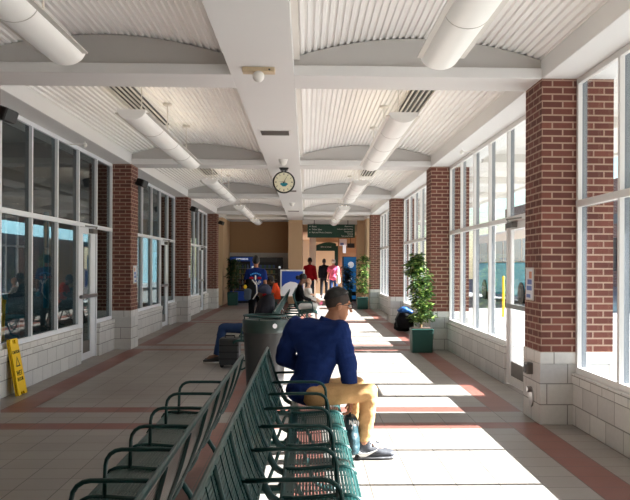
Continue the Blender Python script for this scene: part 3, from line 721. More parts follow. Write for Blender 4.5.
for k in range(7): MB().tube([(-9.5, 2+k*7.3, -.05), (-9.5, 2+k*7.3, 3.45)], .10, 12).build('post', 'teal', t)
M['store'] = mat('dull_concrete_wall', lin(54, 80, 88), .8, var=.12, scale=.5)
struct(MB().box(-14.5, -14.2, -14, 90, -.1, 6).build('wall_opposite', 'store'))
M['farbrick'] = masonry('far_brick', lin(140, 96, 84), lin(120, 84, 76), lin(180, 160, 150), .4, .13, .02, 0, 0, 0)
t = thing('office_building', 'brick building across the street beyond the sunny windows', 'building', (30, 60, 0))
MB().box(26, 40, 30, 110, -.2, 9).build('brick_wall', 'farbrick', t); MB().box(25.9, 26, 30, 110, 5.2, 6.0).build('stone_band', 'concrete', t)
for k in range(8): MB().box(25.92, 26.0, 34+k*9, 39+k*9, 1.2, 4.0).build('window', 'dark', t)
M['bus_glass'] = mat('pale_bus_window', lin(140, 160, 180), .2)
t = thing('transit_bus', 'teal and white bus parked beyond the sunny windows', 'bus', (9.6, 37, 0))
MB().box(8.6, 11.1, 31.5, 43.5, .3, 1.7).build('lower_body', 'teal', t, bevel=.08); MB().box(8.6, 11.1, 31.5, 43.5, 1.7, 3.1).build('upper_body', 'white', t, bevel=.12)
for k in range(7): MB().box(8.58, 8.60, 32.0+k*1.6, 33.4+k*1.6, 1.75, 2.65).build('window', 'bus_glass', t)
MB().box(8.8, 10.9, 31.48, 31.5, 1.5, 2.8).build('windscreen', 'dark', t)
for y in (33.5, 40.5): MB().add([], []).tube([(8.55, y, .42), (8.9, y, .42)], .48, 20).build('wheel', 'black', t)
t = thing('bollard', 'yellow safety post on the pavement outside the sunny door', 'post', (6.1, 26, 0))
MB().lathe((6.1, 26, -.05), [(.042, 0), (.042, 1.25), (.03, 1.28), (.0, 1.29)], 14).build('post', 'yellow', t, smooth=True)
t = thing('yellow_bin', 'yellow bin on the platform outside the shaded windows', 'bin', (-5.0, 13.7, 0))
MB().lathe((-5.0, 13.7, -.06), [(.15, 0), (.18, .95), (.17, 1.0), (.1, 1.1)], 16).build('body', 'yellow', t, smooth=True); MB().lathe((-5.0, 13.7, .9), [(.19, 0), (.19, .06)], 16).build('rim', 'yellow', t)
t = thing('platform_bench', 'teal bench on the platform outside the shaded windows', 'bench', (-6.3, 17, 0))
MB().box(-6.55, -6.1, 15.2, 18.8, .38, .43).build('seat', 'teal', t); MB().box(-6.62, -6.55, 15.2, 18.8, .45, .9).build('backrest', 'teal', t)
for y in (15.5, 17, 18.5): MB().box(-6.5, -6.2, y-.03, y+.03, -.06, .38).build('leg', 'teal', t)

# ------------------------------------------------------------------ people
SCR = bpy.data.scenes.new('scratch')
class Fig:
    """rounded primitives fused into one skin by a voxel remesh"""
    def __init__(s): s.mb = MB()
    def cone(s, a, ra, b, rb, flat=False, seg=16):
        a, b = Vector(a), Vector(b); d = (b-a); n = max(3, int(d.length/.05))
        bm = bmesh.new()
        pts = []
        up = d.normalized(); q = Vector((0, 0, 1)).rotation_difference(up)
        def sph(c, r, lo, hi):
            for j in range(lo, hi):
                al = PI*j/10
                for k in range(seg):
                    t = 2*PI*k/seg; pts.append(c+q @ Vector((r*math.sin(al)*math.cos(t), r*math.sin(al)*math.sin(t), -r*math.cos(al))))
        sph(a, ra, 1, 6)
        if flat: sph(b, rb, 5, 6)
        else: sph(b, rb, 5, 10)
        vs = [bm.verts.new(p) for p in pts]
        bmesh.ops.convex_hull(bm, input=vs)
        loose = [v for v in bm.verts if not v.link_faces]
        if loose: bmesh.ops.delete(bm, geom=loose, context='VERTS')
        bm.verts.index_update()
        s.mb.add([v.co.copy() for v in bm.verts], [tuple(v.index for v in f.verts) for f in bm.faces]); bm.free(); return s
    def chain(s, pts, flat=False):
        for i in range(len(pts)-1): s.cone(pts[i][0], pts[i][1], pts[i+1][0], pts[i+1][1], flat and i == len(pts)-2)
        return s
    def ell(s, c, r, basis=None): s.mb.ball(c, r, basis, 20, 14); return s
    def hull(s, balls):
        """convex hull of several ellipsoids (centre, radii, basis)"""
        bm = bmesh.new()
        for c, r, b in balls:
            t = MB().ball(c, r, b, 16, 10)
            for v in t.v: bm.verts.new(v)
        bmesh.ops.convex_hull(bm, input=bm.verts[:])
        loose = [v for v in bm.verts if not v.link_faces]
        if loose: bmesh.ops.delete(bm, geom=loose, context='VERTS')
        bm.verts.index_update()
        s.mb.add([v.co.copy() for v in bm.verts], [tuple(v.index for v in f.verts) for f in bm.faces]); bm.free(); return s
    def skin(s, name, m, parent, voxel, smooth=2, wrinkle=0, wscale=9):
        o = s.mb.build(name, m, parent)
        tmp = bpy.data.objects.new('tmp', o.data); SCR.collection.objects.link(tmp); fin = o; o = tmp
        r = o.modifiers.new('r', 'REMESH'); r.mode = 'VOXEL'; r.voxel_size = voxel
        if smooth: k = o.modifiers.new('s', 'SMOOTH'); k.iterations = smooth; k.factor = .5
        SCR.view_layers[0].update(); dg = SCR.view_layers[0].depsgraph
        me = bpy.data.meshes.new_from_object(o.evaluated_get(dg))
        bpy.data.objects.remove(tmp); o = fin; o.data = me; me.name = name
        if wrinkle:
            nr = [v.normal.copy() for v in me.vertices]; cs = [v.co.copy() for v in me.vertices]
            for v, c, vn in zip(me.vertices, cs, nr):
                f = noise.noise(Vector((c.x*wscale, c.y*wscale, c.z*wscale*1.6)))+.5*noise.noise(Vector((c.x*wscale*2+5, c.y*wscale*2, c.z*wscale*3)))
                v.co = c+vn*f*wrinkle
        me.polygons.foreach_set('use_smooth', [True]*len(me.polygons))
        if not me.materials: me.materials.append(M[m] if isinstance(m, str) else m)
        return o
def basis(fwd, up):
    f = Vector(fwd).normalized(); u = Vector(up); u = (u-f*u.dot(f)).normalized(); s = f.cross(u)      # columns: side(right), forward, up
    return Matrix(((s.x, f.x, u.x), (s.y, f.y, u.y), (s.z, f.z, u.z)))
skin_a = mat('brown_skin', lin(172, 118, 88), .55, var=.06, scale=30); skin_b = mat('dark_skin', lin(104, 70, 52), .55, var=.06, scale=30)
skin_c = mat('light_skin', lin(214, 168, 142), .55, var=.05, scale=30); hair_m = mat('black_hair', lin(20, 17, 16), .6, var=.3, scale=80, bump=.4)
M['shoe_dark'] = mat('dark_shoe_leather', lin(26, 26, 28), .6, var=.1)
def head_prims(f, c, B, k=1.0):
    S, Fw, U = B.col[0], B.col[1], B.col[2]; c = Vector(c)
    f.ell(c+U*.025*k-Fw*.012*k, (.074*k, .096*k, .098*k), B)                   # skull
    f.hull([(c+Fw*.035*k-U*.02*k, (.058*k, .05*k, .05*k), B), (c+Fw*.052*k-U*.095*k, (.03*k, .03*k, .025*k), B), (c-Fw*.005*k-U*.06*k, (.052*k, .045*k, .04*k), B)])  # face and jaw
    f.cone(c+Fw*.088*k+U*.008*k, .009*k, c+Fw*.112*k-U*.033*k, .012*k)         # nose
    f.cone(c+Fw*.078*k-U*.062*k-S*.018*k, .009*k, c+Fw*.078*k-U*.062*k+S*.018*k, .009*k)   # lips
    for q in (-1, 1):
        f.ell(c+S*q*.074*k-Fw*.012*k-U*.012*k, (.012*k, .02*k, .032*k), B)      # ears
        f.cone(c+Fw*.078*k+U*.026*k+S*q*.045*k, .008*k, c+Fw*.086*k+U*.028*k+S*q*.015*k, .009*k)   # brow
def hair_part(c, B, parent, m, vox, low=-.02, k=1.0, grow=.012, front=.06, name='hair'):
    """a cap of hair over the crown, open at the face"""
    S, Fw, U = B.col[0], B.col[1], B.col[2]; c = Vector(c); f = Fig()
    f.ell(c+U*.032*k-Fw*.016*k, ((.074+grow)*k, (.094+grow)*k, (.096+grow)*k), B)
    o = f.skin(name, m, parent, vox, 1)
    bm = bmesh.new(); bm.from_mesh(o.data); off = world_loc(parent)
    bmesh.ops.bisect_plane(bm, geom=bm.verts[:]+bm.edges[:]+bm.faces[:], plane_co=c-off+U*low*k, plane_no=(U+Fw*-.45).normalized(), clear_inner=True)
    bmesh.ops.bisect_plane(bm, geom=bm.verts[:]+bm.edges[:]+bm.faces[:], plane_co=c-off+Fw*front*k, plane_no=(Fw-U*.9).normalized(), clear_outer=True)
    bm.to_mesh(o.data); bm.free()
    s = o.modifiers.new('thick', 'SOLIDIFY'); s.thickness = .008; s.offset = -1
    return o
def hand(f, w, d, palm_n, k=1.0, curl=.6, thumb=1):
    """palm with four bent fingers and a side thumb; w wrist, d pointing direction, palm_n the way the palm faces"""
    w = Vector(w); d = Vector(d).normalized(); n = Vector(palm_n); n = (n-d*n.dot(d)).normalized(); s = d.cross(n)
    f.hull([(w, (.022*k,)*3, None), (w+d*.085*k+s*.03*k, (.013*k,)*3, None), (w+d*.085*k-s*.03*k, (.012*k,)*3, None)])
    for i, L in enumerate((.068, .078, .072, .056)):
        b = w+d*.082*k+s*(.030-.020*i)*k; a1 = curl*.8; a2 = curl*1.7; a3 = curl*2.3
        p1 = b+(d*math.cos(a1)+n*math.sin(a1))*L*.45*k; p2 = p1+(d*math.cos(a2)+n*math.sin(a2))*L*.32*k; p3 = p2+(d*math.cos(a3)+n*math.sin(a3))*L*.25*k
        f.chain([(b, .0095*k), (p1, .0088*k), (p2, .008*k), (p3, .0072*k)])
    b = w+d*.025*k+s*thumb*.022*k; p1 = b+(d*.55+s*thumb*.65+n*.35).normalized()*.042*k; p2 = p1+(d*.8+s*thumb*.1+n*.55).normalized()*.034*k
    f.chain([(b, .013*k), (p1, .0105*k), (p2, .009*k)])
def shoe_part(parent, heel, toe, m, sole, vox, name='shoe', high=.0, fat=1.0):
    heel, toe = Vector(heel), Vector(toe); d = (toe-heel).normalized(); L = (toe-heel).length; f = Fig(); s = Vector((-d.y, d.x, 0))
    B = basis(d, (0, 0, 1))
    P = lambda t, z: heel+d*L*t+Vector((0, 0, z)); q = fat
    f.hull([(P(.13, .05*q), (.038*q, .038, .043*q), B), (P(.33, .055*q), (.04*q, .04, .045*q), B), (P(.15, .095+high), (.036*q, .040, .022), B), (P(.30, .095+high), (.036*q, .036, .02), B)])
    f.hull([(P(.30, .055*q), (.042*q, .04, .05*q), B), (P(.62, .042*q), (.048*q, .05, .036*q), B), (P(.88, .035*q), (.042*q, .034, .026*q), B)])
    o = f.skin(name, m, parent, vox, 2)
    g = Fig(); g.hull([(P(.12, .016), (.043*q, .04, .016), B), (P(.65, .016), (.052*q, .05, .016), B), (P(.90, .016), (.044*q, .035, .016), B)])
    q = g.skin('sole', sole, parent, vox, 1); 
    q.parent = o
    return o
def person(label, J, cols, vox, k=1.0, hair=None, name='person', hands=True, sleeve='long', hood=False, wr=.004, loose=0):
    """J: joints in world space; cols: shirt, trousers, skin, shoe materials"""
    V = {a: Vector(b) for a, b in J.items() if isinstance(b, (tuple, Vector))}
    t = thing(name, label, 'person', J['at'])
    sh, tr, sk, so = cols
    SB = basis(V['chest_f'], (0, 0, 1)); up = (V['neck']-V['pelvis']).normalized(); SB = basis(V['chest_f'], up); HB = basis(V['hip_f'], (0, 0, 1)); FB = basis(V['face'], V.get('head_up', Vector((0, 0, 1))))
    chest = V['pelvis'].lerp(V['neck'], .68)
    def torso(f, g):
        f.hull([(V['neck']-up*.07*k, (.10*k+g, .07*k+g, .05*k+g), SB), (V['sl']-up*.02, (.055*k+g,)*3, None), (V['sr']-up*.02, (.055*k+g,)*3, None), (chest-up*.02*k, (.155*k+g, .105*k+g, .13*k+g), SB)])
        f.hull([(V['neck']-up*.005*k, (.055*k+g*.6, .055*k+g*.6, .03*k), SB), (V['sl'].lerp(V['neck'], .35)-up*.01, (.04*k+g,)*3, None), (V['sr'].lerp(V['neck'], .35)-up*.01, (.04*k+g,)*3, None), (chest, (.12*k, .09*k, .1*k), SB)])
        f.hull([(chest-up*.04*k, (.15*k+g, .10*k+g, .11*k+g), SB), (V['pelvis']+up*.09*k, (.135*k+g, .105*k+g, .09*k+g), HB)])
        f.hull([(V['pelvis']+up*.09*k, (.135*k+g, .105*k+g, .09*k+g), HB), (V['pelvis'], (.155*k+g*1.5, .115*k+g*1.9, .085*k+g), HB)])
    b = Fig(); torso(b, -.012)
    b.cone(V['neck']-up*.04, .058*k, V['head']-FB.col[2]*.06*k-FB.col[1]*.015*k, .052*k); head_prims(b, V['head'], FB, k*J.get('hk', 1))
    for q in 'lr':
        b.chain([(V['s'+q], .048*k), (V['e'+q], .040*k), (V['w'+q], .026*k)])
        if hands: hand(b, V['w'+q], V['w'+q]-V['e'+q] if 'h'+q not in V else V['h'+q], V.get('p'+q, Vector((0, 0, -1))), k, J.get('curl', .5), J.get('th'+q, 1))
        b.chain([(V['h_'+q], .075*k), (V['k'+q], .050*k), (V['a'+q], .036*k)])
        b.cone(V['a'+q], .035*k, V['a'+q]+(V['t'+q]-V['a'+q])*.6, .03*k)
    body = b.skin('body', sk, t, vox, 2)
    c = Fig(); torso(c, .010+loose)
    if sleeve != 'none':
        for q in 'lr':
            if sleeve == 'long': c.chain([(V['s'+q], .062*k+loose), (V['e'+q], .054*k+loose), (V['e'+q].lerp(V['w'+q], .94), .040*k+loose*.5)], True)
            else: c.cone(V['s'+q], .064*k+loose, V['s'+q].lerp(V['e'+q], .72), .060*k+loose, True)
    c.cone(V['neck']-up*.06, .072*k, V['neck']+up*.025*k, .066*k, True)
    s = c.skin('jacket' if sleeve == 'long' else 'shirt', sh, t, vox, 3, wr)
    d = Fig(); d.hull([(V['pelvis']+up*.04*k, (.145*k, .115*k, .06*k), HB), (V['pelvis']-Vector((0, 0, .01)), (.165*k, .125*k, .085*k), HB)])
    for q in 'lr': d.chain([(V['h_'+q], .092*k), (V['k'+q], .070*k), (V['k'+q].lerp(V['a'+q], J.get('cuff', .93)), .058*k)], True)
    d.skin('trousers', tr, t, vox, 3, wr)
    for q in 'lr':
        fw = Vector((V['t'+q].x-V['a'+q].x, V['t'+q].y-V['a'+q].y, 0)).normalized(); heel = V['a'+q]-fw*.07*k; heel.z = V['a'+q].z-.10; toe = heel+fw*J.get('shoe_len', .29)*k
        toe.z = heel.z
        shoe_part(t, heel, toe, so, J.get('sole', 'shoe_dark'), max(vox, .008), high=J.get('high', 0), fat=J.get('fat', 1))
    if hair: hair_part(V['head'], FB, t, hair, max(vox*.8, .006), k=k, **J.get('hair', {}))
    return t, V, FB
def cloth(name, c, sc=60): return mat(name, c, .85, var=.12, scale=sc, bump=.25, spec=.2)
# --- the man in the blue jacket on the sunlit bench
jb = cloth('navy_blue_fleece', lin(20, 42, 96)); kh = cloth('khaki_cotton', lin(186, 146, 100))
Yp = 6.62
man = dict(at=(.05, Yp, 0), head=(.25, Yp-.01, 1.225), face=(.93, .22, -.16), head_up=(.10, 0, 1), neck=(.165, Yp, 1.075), pelvis=(.01, Yp, .555), chest_f=(.50, .86, -.1), hip_f=(.93, .35, 0),
    sl=(-.085, Yp+.10, 1.045), sr=(.255, Yp-.11, 1.035), el=(-.175, Yp+.12, .80), wl=(.04, Yp+.22, .67), er=(.325, Yp-.10, .735), wr=(.345, Yp-.03, .49), hr=(.02, -.02, -1), pr=(-1, 0, 0),
    h_l=(.06, Yp+.11, .535), kl=(.42, Yp+.24, .56), al=(.375, Yp+.33, .10), tl=(.59, Yp+.38, .05), h_r=(.06, Yp-.13, .535), kr=(.485, Yp-.10, .55), ar=(.455, Yp+.07, .10), tr=(.685, Yp+.08, .06), curl=.75)
sneak = mat('charcoal_sneaker', lin(54, 56, 63), .6, var=.15, scale=40, bump=.2)
man['sole'] = mat('grey_rubber_sole', lin(96, 96, 100), .7); man['shoe_len'] = .325; man['high'] = .075; man['fat'] = 1.2; man['cuff'] = .85; man['hair'] = dict(low=.078, grow=.016, front=.085)
mt_, MV, MFB = person('man in navy blue jacket and khaki trousers sitting sideways on the sunlit bench', man, (jb, kh, skin_a, sneak), .006, 1.0, hair_m, wr=.010, loose=.020)
fade = mat('cropped_hair', lin(56, 43, 37), .8, var=.25, scale=90)
hair_part(MV['head'], MFB, mt_, fade, .006, low=.0, grow=.004, front=.055, name='cropped_hair')
S_, F_, U_ = MFB.col[0], MFB.col[1], MFB.col[2]; hc = MV['head']
g = MB()
for q in (-1, 1):
    lc = hc+F_*.098+U_*.006+S_*q*.034
    g.tube([lc+(S_*.028*math.cos(a)+U_*.019*math.sin(a)) for a in (2*PI*k/14 for k in range(14))], .0028, 6, True)
    g.tube([lc+S_*q*.03, hc+F_*.06+U_*.008+S_*q*.078, hc-F_*.012+U_*.006+S_*q*.082, hc-F_*.03-U_*.008+S_*q*.08], .003, 6)
g.tube([hc+F_*.102+U_*.008-S_*.008, hc+F_*.106+U_*.01, hc+F_*.102+U_*.008+S_*.008], .0025, 6)
gl = g.build('glasses', 'black', mt_)
for q in (-1, 1): MB().ball(hc+F_*.085+U_*.004+S_*q*.032, .012).build('eye', 'white_pl', mt_, smooth=True)
cuff = Fig(); cuff.hull([((.04, Yp-.02, .575), (.165, .155, .022), basis((.93, .35, 0), (0, 0, 1)))]); cuff.skin('undershirt_hem', 'white_pl', mt_, .008, 1)
# collar of the jacket, swoosh and laces on the near shoe
col_ = Fig(); col_.cone(MV['neck']+Vector((-.012, 0, -.03)), .078, MV['neck']+Vector((.012, 0, .045)), .072, True); col_.skin('collar', jb, mt_, .007, 2)
shoes = [o for o in mt_.children if o.name.startswith('shoe')]
def on_shoe(name, pts2, yy, m, par):
    b = MB(); n = len(pts2); b.add([(x, yy+d, z) for d in (-.002, .022) for x, z in pts2], [tuple(range(n)), tuple(range(2*n-1, n-1, -1))]+[(i, (i+1) % n, (i+1) % n+n, i+n) for i in range(n)])
    return b.build(name, m, par)
near = [o for o in shoes if o.name.startswith('shoe')][-1]
hx = .392
sw = [(hx+.0, .110), (hx+.02, .074), (hx+.05, .056), (hx+.085, .056), (hx+.13, .068), (hx+.17, .082), (hx+.12, .052), (hx+.08, .030), (hx+.04, .028), (hx+.012, .05)]
o = on_shoe('logo', sw, Yp+.073-.068, 'white_pl', near)
la = MB()
for i in range(5): la.tube([(hx+.10+.024*i, Yp+.075-.034, .150-.020*i), (hx+.105+.024*i, Yp+.075, .174-.020*i), (hx+.11+.024*i, Yp+.075+.034, .150-.020*i)], .007, 6)
la.build('laces', 'white_pl', near)
# teal carrier bag in his hand
bagm = mat('teal_bag_fabric', lin(16, 52, 60), .5, var=.25, scale=14, bump=.6)
t = thing('carrier_bag', 'dark teal carrier bag hanging from the hand of the man in the blue jacket', 'bag', (.37, Yp-.03, .06))
f = Fig(); f.hull([((.36, Yp-.03, .085), (.062, .11, .03), None), ((.355, Yp-.03, .2), (.062, .11, .04), None), ((.35, Yp-.03, .35), (.05, .08, .02), None)]); f.skin('pouch', bagm, t, .008, 2, .007, 14)
MB().tube([(.35, Yp-.10, .345), (.343, Yp-.07, .385), (.343, Yp-.02, .395), (.345, Yp+.03, .385), (.355, Yp+.05, .345)], .008, 6).build('handle', bagm, t)
pl = MB(); rnd = random.Random(2)
for i in range(5):
    x = .335+.016*i; pl.add([(x, Yp-.115, .345), (x+.012, Yp-.12, .335+rnd.uniform(-.03, 0)), (x+.004, Yp-.125, .29+rnd.uniform(-.03, .02)), (x-.002, Yp-.119, .31)], [(0, 1, 2, 3)])
pl.build('white_print', 'white_pl', t)

# --- generic poses
def standing(x, y, h, yaw, stride=0., arms=.08, lean=0):
    k = h/1.75; f = Vector((math.sin(yaw), math.cos(yaw), 0)); s = Vector((f.y, -f.x, 0)); o = Vector((x, y, 0)); Z = Vector((0, 0, 1))
    P = lambda a, b, c: tuple(o+s*a*k+f*b*k+Z*c*k)
    return dict(at=(x, y, 0), head=P(0, .03, 1.625), face=tuple(f), neck=P(0, 0, 1.46), pelvis=P(0, 0, .93), chest_f=tuple(f), hip_f=tuple(f),
        sl=P(-.165, 0, 1.375), sr=P(.165, 0, 1.375), el=P(-.205-arms*.2, -.03+stride*.3, 1.12), er=P(.205+arms*.2, -.03-stride*.3, 1.12), wl=P(-.20-arms, .05+stride*.5, .88), wr=P(.20+arms, .05-stride*.5, .88),
        h_l=P(-.09, 0, .92), h_r=P(.09, 0, .92), kl=P(-.10, .03-stride*.5, .50), kr=P(.10, .03+stride*.5, .50), al=P(-.10, -stride, .10/k), ar=P(.10, stride*.8, .10/k), tl=P(-.11, .2-stride, .05), tr=P(.11, .2+stride*.8, .05), pl=tuple(s), pr=tuple(-s)), k
def seated(x, y, s, lean=.0, head=(0, 0), k=1.0, knee=.46, foot=.1, spread=.12, face=None, arms=None):
    """sitting, facing s (+1 to +X, -1 to -X); x is the pelvis"""
    Y = lambda a: y+a*s*-1
    P = lambda a, b, c: (x+s*b*k, y-s*a*k, c)
    d = dict(at=(x, y, 0), pelvis=P(0, 0, .55), neck=P(0, lean, .55+.52*k), head=P(0, lean+.05+head[0], .55+.69*k+head[1]), face=face or (s, 0, -.1), chest_f=(s, 0, -.15), hip_f=(s, 0, 0),
        sl=P(-.17, lean*.9, .55+.46*k), sr=P(.17, lean*.9, .55+.46*k), el=P(-.23, lean+.08, .55+.21*k), er=P(.23, lean+.08, .55+.21*k), wl=P(-.12, lean+.30, .55+.13*k), wr=P(.12, lean+.30, .55+.13*k),
        h_l=P(-.09, .04, .53), h_r=P(.09, .04, .53), kl=P(-spread, knee, .55), kr=P(spread, knee, .55), al=P(-spread, knee+foot, .10), ar=P(spread, knee+foot, .10), tl=P(-spread, knee+foot+.22, .05), tr=P(spread, knee+foot+.22, .05))
    if arms: d.update(arms)
    return d
den = cloth('blue_denim', lin(44, 66, 106)); blk = cloth('black_cloth', lin(18, 18, 22)); blu = cloth('royal_blue_cotton', lin(16, 40, 104)); orn = cloth('orange_cotton', lin(236, 82, 40))
red = cloth('red_fleece', lin(168, 22, 34)); pnk = cloth('pink_cotton', lin(234, 116, 156)); wht = cloth('white_cotton', lin(226, 222, 218)); gry = cloth('grey_denim', lin(86, 98, 112)); chk = cloth('charcoal_cloth', lin(34, 34, 42))
# reclining man in jeans
J = seated(-.74, 13.35, -1, lean=-.16, head=(.04, -.11), k=.95, knee=.60, foot=.10, spread=.10)
J['sole'] = 'white_pl'
cap_m = cloth('grey_knit', lin(52, 56, 74))
tt, V, FB = person('man in blue jeans and dark jacket reclining on the long bench behind the litter bin', J, (chk, den, skin_b, 'shoe_dark'), .012, .95, None, loose=.035)
hair_part(V['head'], FB, tt, cap_m, .01, low=-.01, grow=.018, front=.085, name='cap')
b = Fig(); b.cone(V['head']+Vector((.02, -.05, -.02)), .04, V['head']+Vector((.06, .05, -.04)), .03); b.skin('red_band', red, tt, .01, 1)
# orange shirt, facing the shaded side with head bowed
J = seated(-.76, 22.2, -1, lean=.06, head=(.10, -.06), k=.95)
person('person in an orange shirt bending forward on the long bench', J, (orn, blk, skin_b, 'shoe_dark'), .016, .95, hair_m, sleeve='short')
# woman and baby
J = seated(-.19, 21.0, 1, lean=.03, head=(.03, .0), k=.95, knee=.44, foot=.08, face=(.95, .1, -.25))
wt, V, FB = person('woman with a hair bun in black top and white trousers sitting with the baby', J, (blk, wht, skin_b, 'shoe_dark'), .014, .95, hair_m)
b = Fig(); b.ell(V['head']+Vector((-.13, 0, .03)), (.06, .06, .06)); b.skin('hair_bun', hair_m, wt, .012, 1)
bx_, by_ = .05, 21.0
t = thing('person', 'baby in pale clothes on the lap of the woman in black', 'person', (bx_, by_, .65))
f = Fig(); B = basis((.8, -.4, 0), (0, 0, 1)); f.hull([((bx_, by_, .72), (.10, .09, .08), None), ((bx_-.01, by_, .95), (.085, .075, .06), None)]); f.cone((bx_, by_, .98), .035, (bx_, by_, 1.06), .035); head_prims(f, (bx_+.01, by_, 1.13), B, .72)
for q in (-1, 1): f.chain([((bx_, by_+q*.08, .93), .032), ((bx_+.06, by_+q*.12, .83), .028), ((bx_+.13, by_+q*.09, .80), .022)]); f.chain([((bx_+.03, by_+q*.06, .70), .045), ((bx_+.2, by_+q*.08, .70), .036), ((bx_+.3, by_+q*.08, .62), .028)])
f.skin('body', skin_c, t, .01, 2)
f = Fig(); f.hull([((bx_, by_, .73), (.11, .10, .085), None), ((bx_-.01, by_, .94), (.095, .085, .06), None)])
for q in (-1, 1): f.chain([((bx_, by_+q*.08, .93), .042), ((bx_+.06, by_+q*.12, .83), .036)], True); f.chain([((bx_+.03, by_+q*.06, .70), .054), ((bx_+.2, by_+q*.08, .70), .045)], True)
f.skin('romper', wht, t, .012, 2)
for q in (-1, 1): MB().ball((bx_+.31, by_+q*.08, .61), (.045, .032, .04)).build('bootee', pnk, t, smooth=True)
# man in blue T-shirt, from behind
J, k = standing(-1.17, 19.6, 1.75, -.1, 0, .05); J['hair'] = dict(low=-.05, grow=.012, front=.07)
tt, V, FB = person('man in a printed blue T-shirt standing with his back turned near the vending machines', J, (blu, blk, skin_a, 'shoe_dark'), .014, k, hair_m, sleeve='short', loose=.02)
fm = lambda dx, z: facing_mtx((-1.17+dx, 19.6-.165, z), (1, .1, 0), (0, 0, 1))
lettering('MAP', .13, fm(.0, 1.13), 'white_pl', tt, align='CENTER', name='back_print', depth=.004)
b = MB()
for i in range(7): b.box(-1.29+i*.036, -1.265+i*.036, 19.425, 19.45, 1.335-.004*(i-3)**2, 1.365-.004*(i-3)**2)
b.build('back_print', 'blue', tt)
MB().ball((-1.26, 19.43, 1.24), (.05, .012, .03)).build('back_print', red, tt); MB().ball((-1.08, 19.45, 1.24), (.05, .012, .03)).build('back_print', red, tt); MB().ball((-1.17, 19.435, 1.25), (.018, .012, .06)).build('back_print', 'white_pl', tt)
t = thing('backpack', 'black and white backpack hanging at the side of the man in the blue T-shirt', 'backpack', (-1.30, 19.45, .7))
f = Fig(); f.hull([((-1.30, 19.45, .80), (.13, .09, .06), None), ((-1.30, 19.45, 1.0), (.14, .10, .1), None), ((-1.30, 19.45, 1.18), (.10, .07, .05), None)]); f.skin('pack', blk, t, .014, 2, .008)
f = Fig(); f.hull([((-1.35, 19.36, .78), (.08, .03, .05), None), ((-1.34, 19.36, .95), (.09, .03, .06), None)]); f.skin('front_pocket', gry, t, .012, 1)
MB().tube([(-1.24, 19.37, 1.2), (-1.14, 19.35, 1.08), (-1.13, 19.35, .9), (-1.22, 19.36, .76)], .014, 6).build('strap', 'white_pl', t)
f = Fig(); f.ell((-1.40, 19.36, 1.04), (.04, .03, .05)); f.skin('badge', 'yellow', t, .01, 1)
t = thing('water_bottle', 'pale teal bottle hanging beside the black and white backpack', 'bottle', (-1.06, 19.3, .85))
f = Fig(); f.ell((-1.06, 19.30, .87), (.055, .05, .07)); f.skin('bottle', 'teal', t, .01, 1); MB().lathe((-1.06, 19.30, .93), [(.025, 0), (.025, .05)], 10).build('cap', 'white_pl', t)
# three people walking away into the passage
J, k = standing(.13, 34.9, 1.86, .15, .10); J['hk'] = 1.12; person('person in a red jacket and grey jeans walking into the passage', J, (red, gry, skin_b, 'shoe_dark'), .018, k, hair_m, loose=.02)
J, k = standing(.83, 40.2, 1.86, .1, .22, .02); J['hk'] = 1.1; person('person all in black walking through the inner doorway', J, (blk, blk, skin_b, 'shoe_dark'), .02, k, hair_m, loose=.02)
J, k = standing(1.22, 38.4, 1.83, .1, .12); J['hk'] = 1.1; J['hair'] = dict(low=-.02, grow=.012, front=.07)
person('person in a pink shirt and blue jeans walking into the passage', J, (pnk, den, skin_c, 'shoe_dark'), .018, k, wht, sleeve='short', loose=.02)
t = thing('shoulder_bag', 'white bag held at the side of the person in pink', 'bag', (1.44, 38.2, .8))
f = Fig(); f.hull([((1.42, 38.2, .80), (.10, .05, .10), None), ((1.42, 38.2, 1.1), (.08, .05, .08), None)]); f.skin('bag', 'white_pl', t, .016, 2); MB().tube([(1.36, 38.2, 1.12), (1.40, 38.22, 1.45), (1.44, 38.2, 1.12)], .012, 6).build('strap', 'white_pl', t)

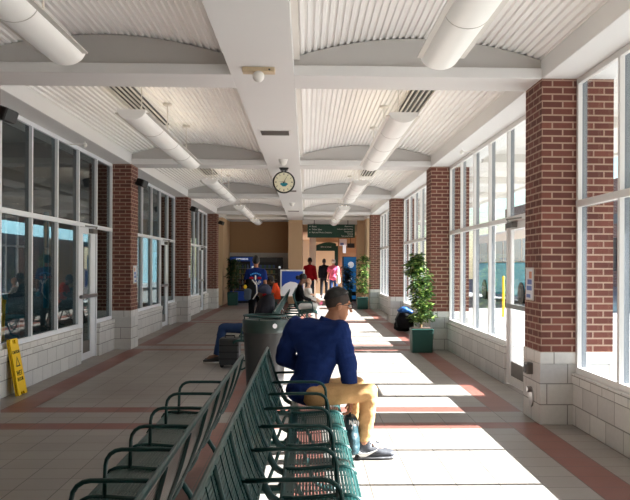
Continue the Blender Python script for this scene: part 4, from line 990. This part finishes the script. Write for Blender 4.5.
# ------------------------------------------------------------------ luggage
t = thing('travel_bag', 'bulky black travel bag with a blue top by the wall under the sunny windows', 'bag', (2.27, 19.6, 0))
f = Fig(); f.hull([((2.27, 19.6, .10), (.24, .22, .09), None), ((2.29, 19.6, .36), (.20, .18, .12), None), ((2.33, 19.6, .52), (.12, .13, .07), None)]); f.skin('body', blk, t, .014, 2, .012, 8)
f = Fig(); f.hull([((2.18, 19.55, .50), (.08, .12, .05), None), ((2.26, 19.55, .55), (.10, .12, .035), None), ((2.42, 19.55, .46), (.06, .1, .05), None)]); f.skin('blue_top', mat('blue_nylon', lin(28, 80, 140), .4, var=.1), t, .012, 2, .008)
MB().tube([(2.14, 19.42, .48), (2.05, 19.40, .30), (2.1, 19.40, .12)], .015, 6).build('strap', 'black', t)
t = thing('suitcase', 'black suitcase on the floor beside the legs of the reclining man', 'suitcase', (-1.16, 12.75, 0))
MB().box(-1.30, -1.00, 12.62, 13.0, .04, .44).build('shell', 'dark', t, bevel=.03)
for x in (-1.26, -1.04): MB().tube([(x, 12.68, .03), (x+.001, 12.72, .03)], .03, 10).build('wheel', 'black', t)
b = MB()
for z in (.14, .24, .34): b.box(-1.295, -1.005, 12.612, 12.62, z-.01, z+.01)
b.build('rib', 'black', t); MB().tube([(-1.22, 12.8, .44), (-1.22, 12.8, .47), (-1.08, 12.8, .47), (-1.08, 12.8, .44)], .012, 6).build('handle', 'black', t)

bpy.data.scenes.remove(SCR)
# ------------------------------------------------------------------ light
w = bpy.data.worlds.new('sky'); bpy.context.scene.world = w; w.use_nodes = True; nt = w.node_tree
sk = nt.nodes.new('ShaderNodeTexSky'); sk.sky_type = 'NISHITA'; sk.sun_disc = False; sk.sun_elevation = math.radians(32); sk.sun_rotation = math.radians(90); sk.air_density = 1; sk.dust_density = .6
nt.links.new(sk.outputs[0], nt.nodes['Background'].inputs[0]); nt.nodes['Background'].inputs[1].default_value = .30
sl = bpy.data.lights.new('sun', 'SUN'); so_ = bpy.data.objects.new('sun', sl); C.objects.link(so_)
sl.energy = 47; sl.angle = math.radians(.55); sl.color = (1, .99, .975)
so_.rotation_euler = (0, math.atan2(1, .588), 0)            # shines from +X, 30 degrees high
sc = bpy.context.scene
sc.view_settings.view_transform = 'Standard'; sc.view_settings.look = 'None'; sc.view_settings.exposure = 0.0; sc.view_settings.gamma = 1; sc.view_settings.use_curve_mapping = False
sc.cycles.max_bounces = 10; sc.cycles.diffuse_bounces = 6; sc.cycles.transparent_max_bounces = 32; sc.cycles.glossy_bounces = 4
sc.cycles.sample_clamp_indirect = 8; sc.cycles.use_denoising = True
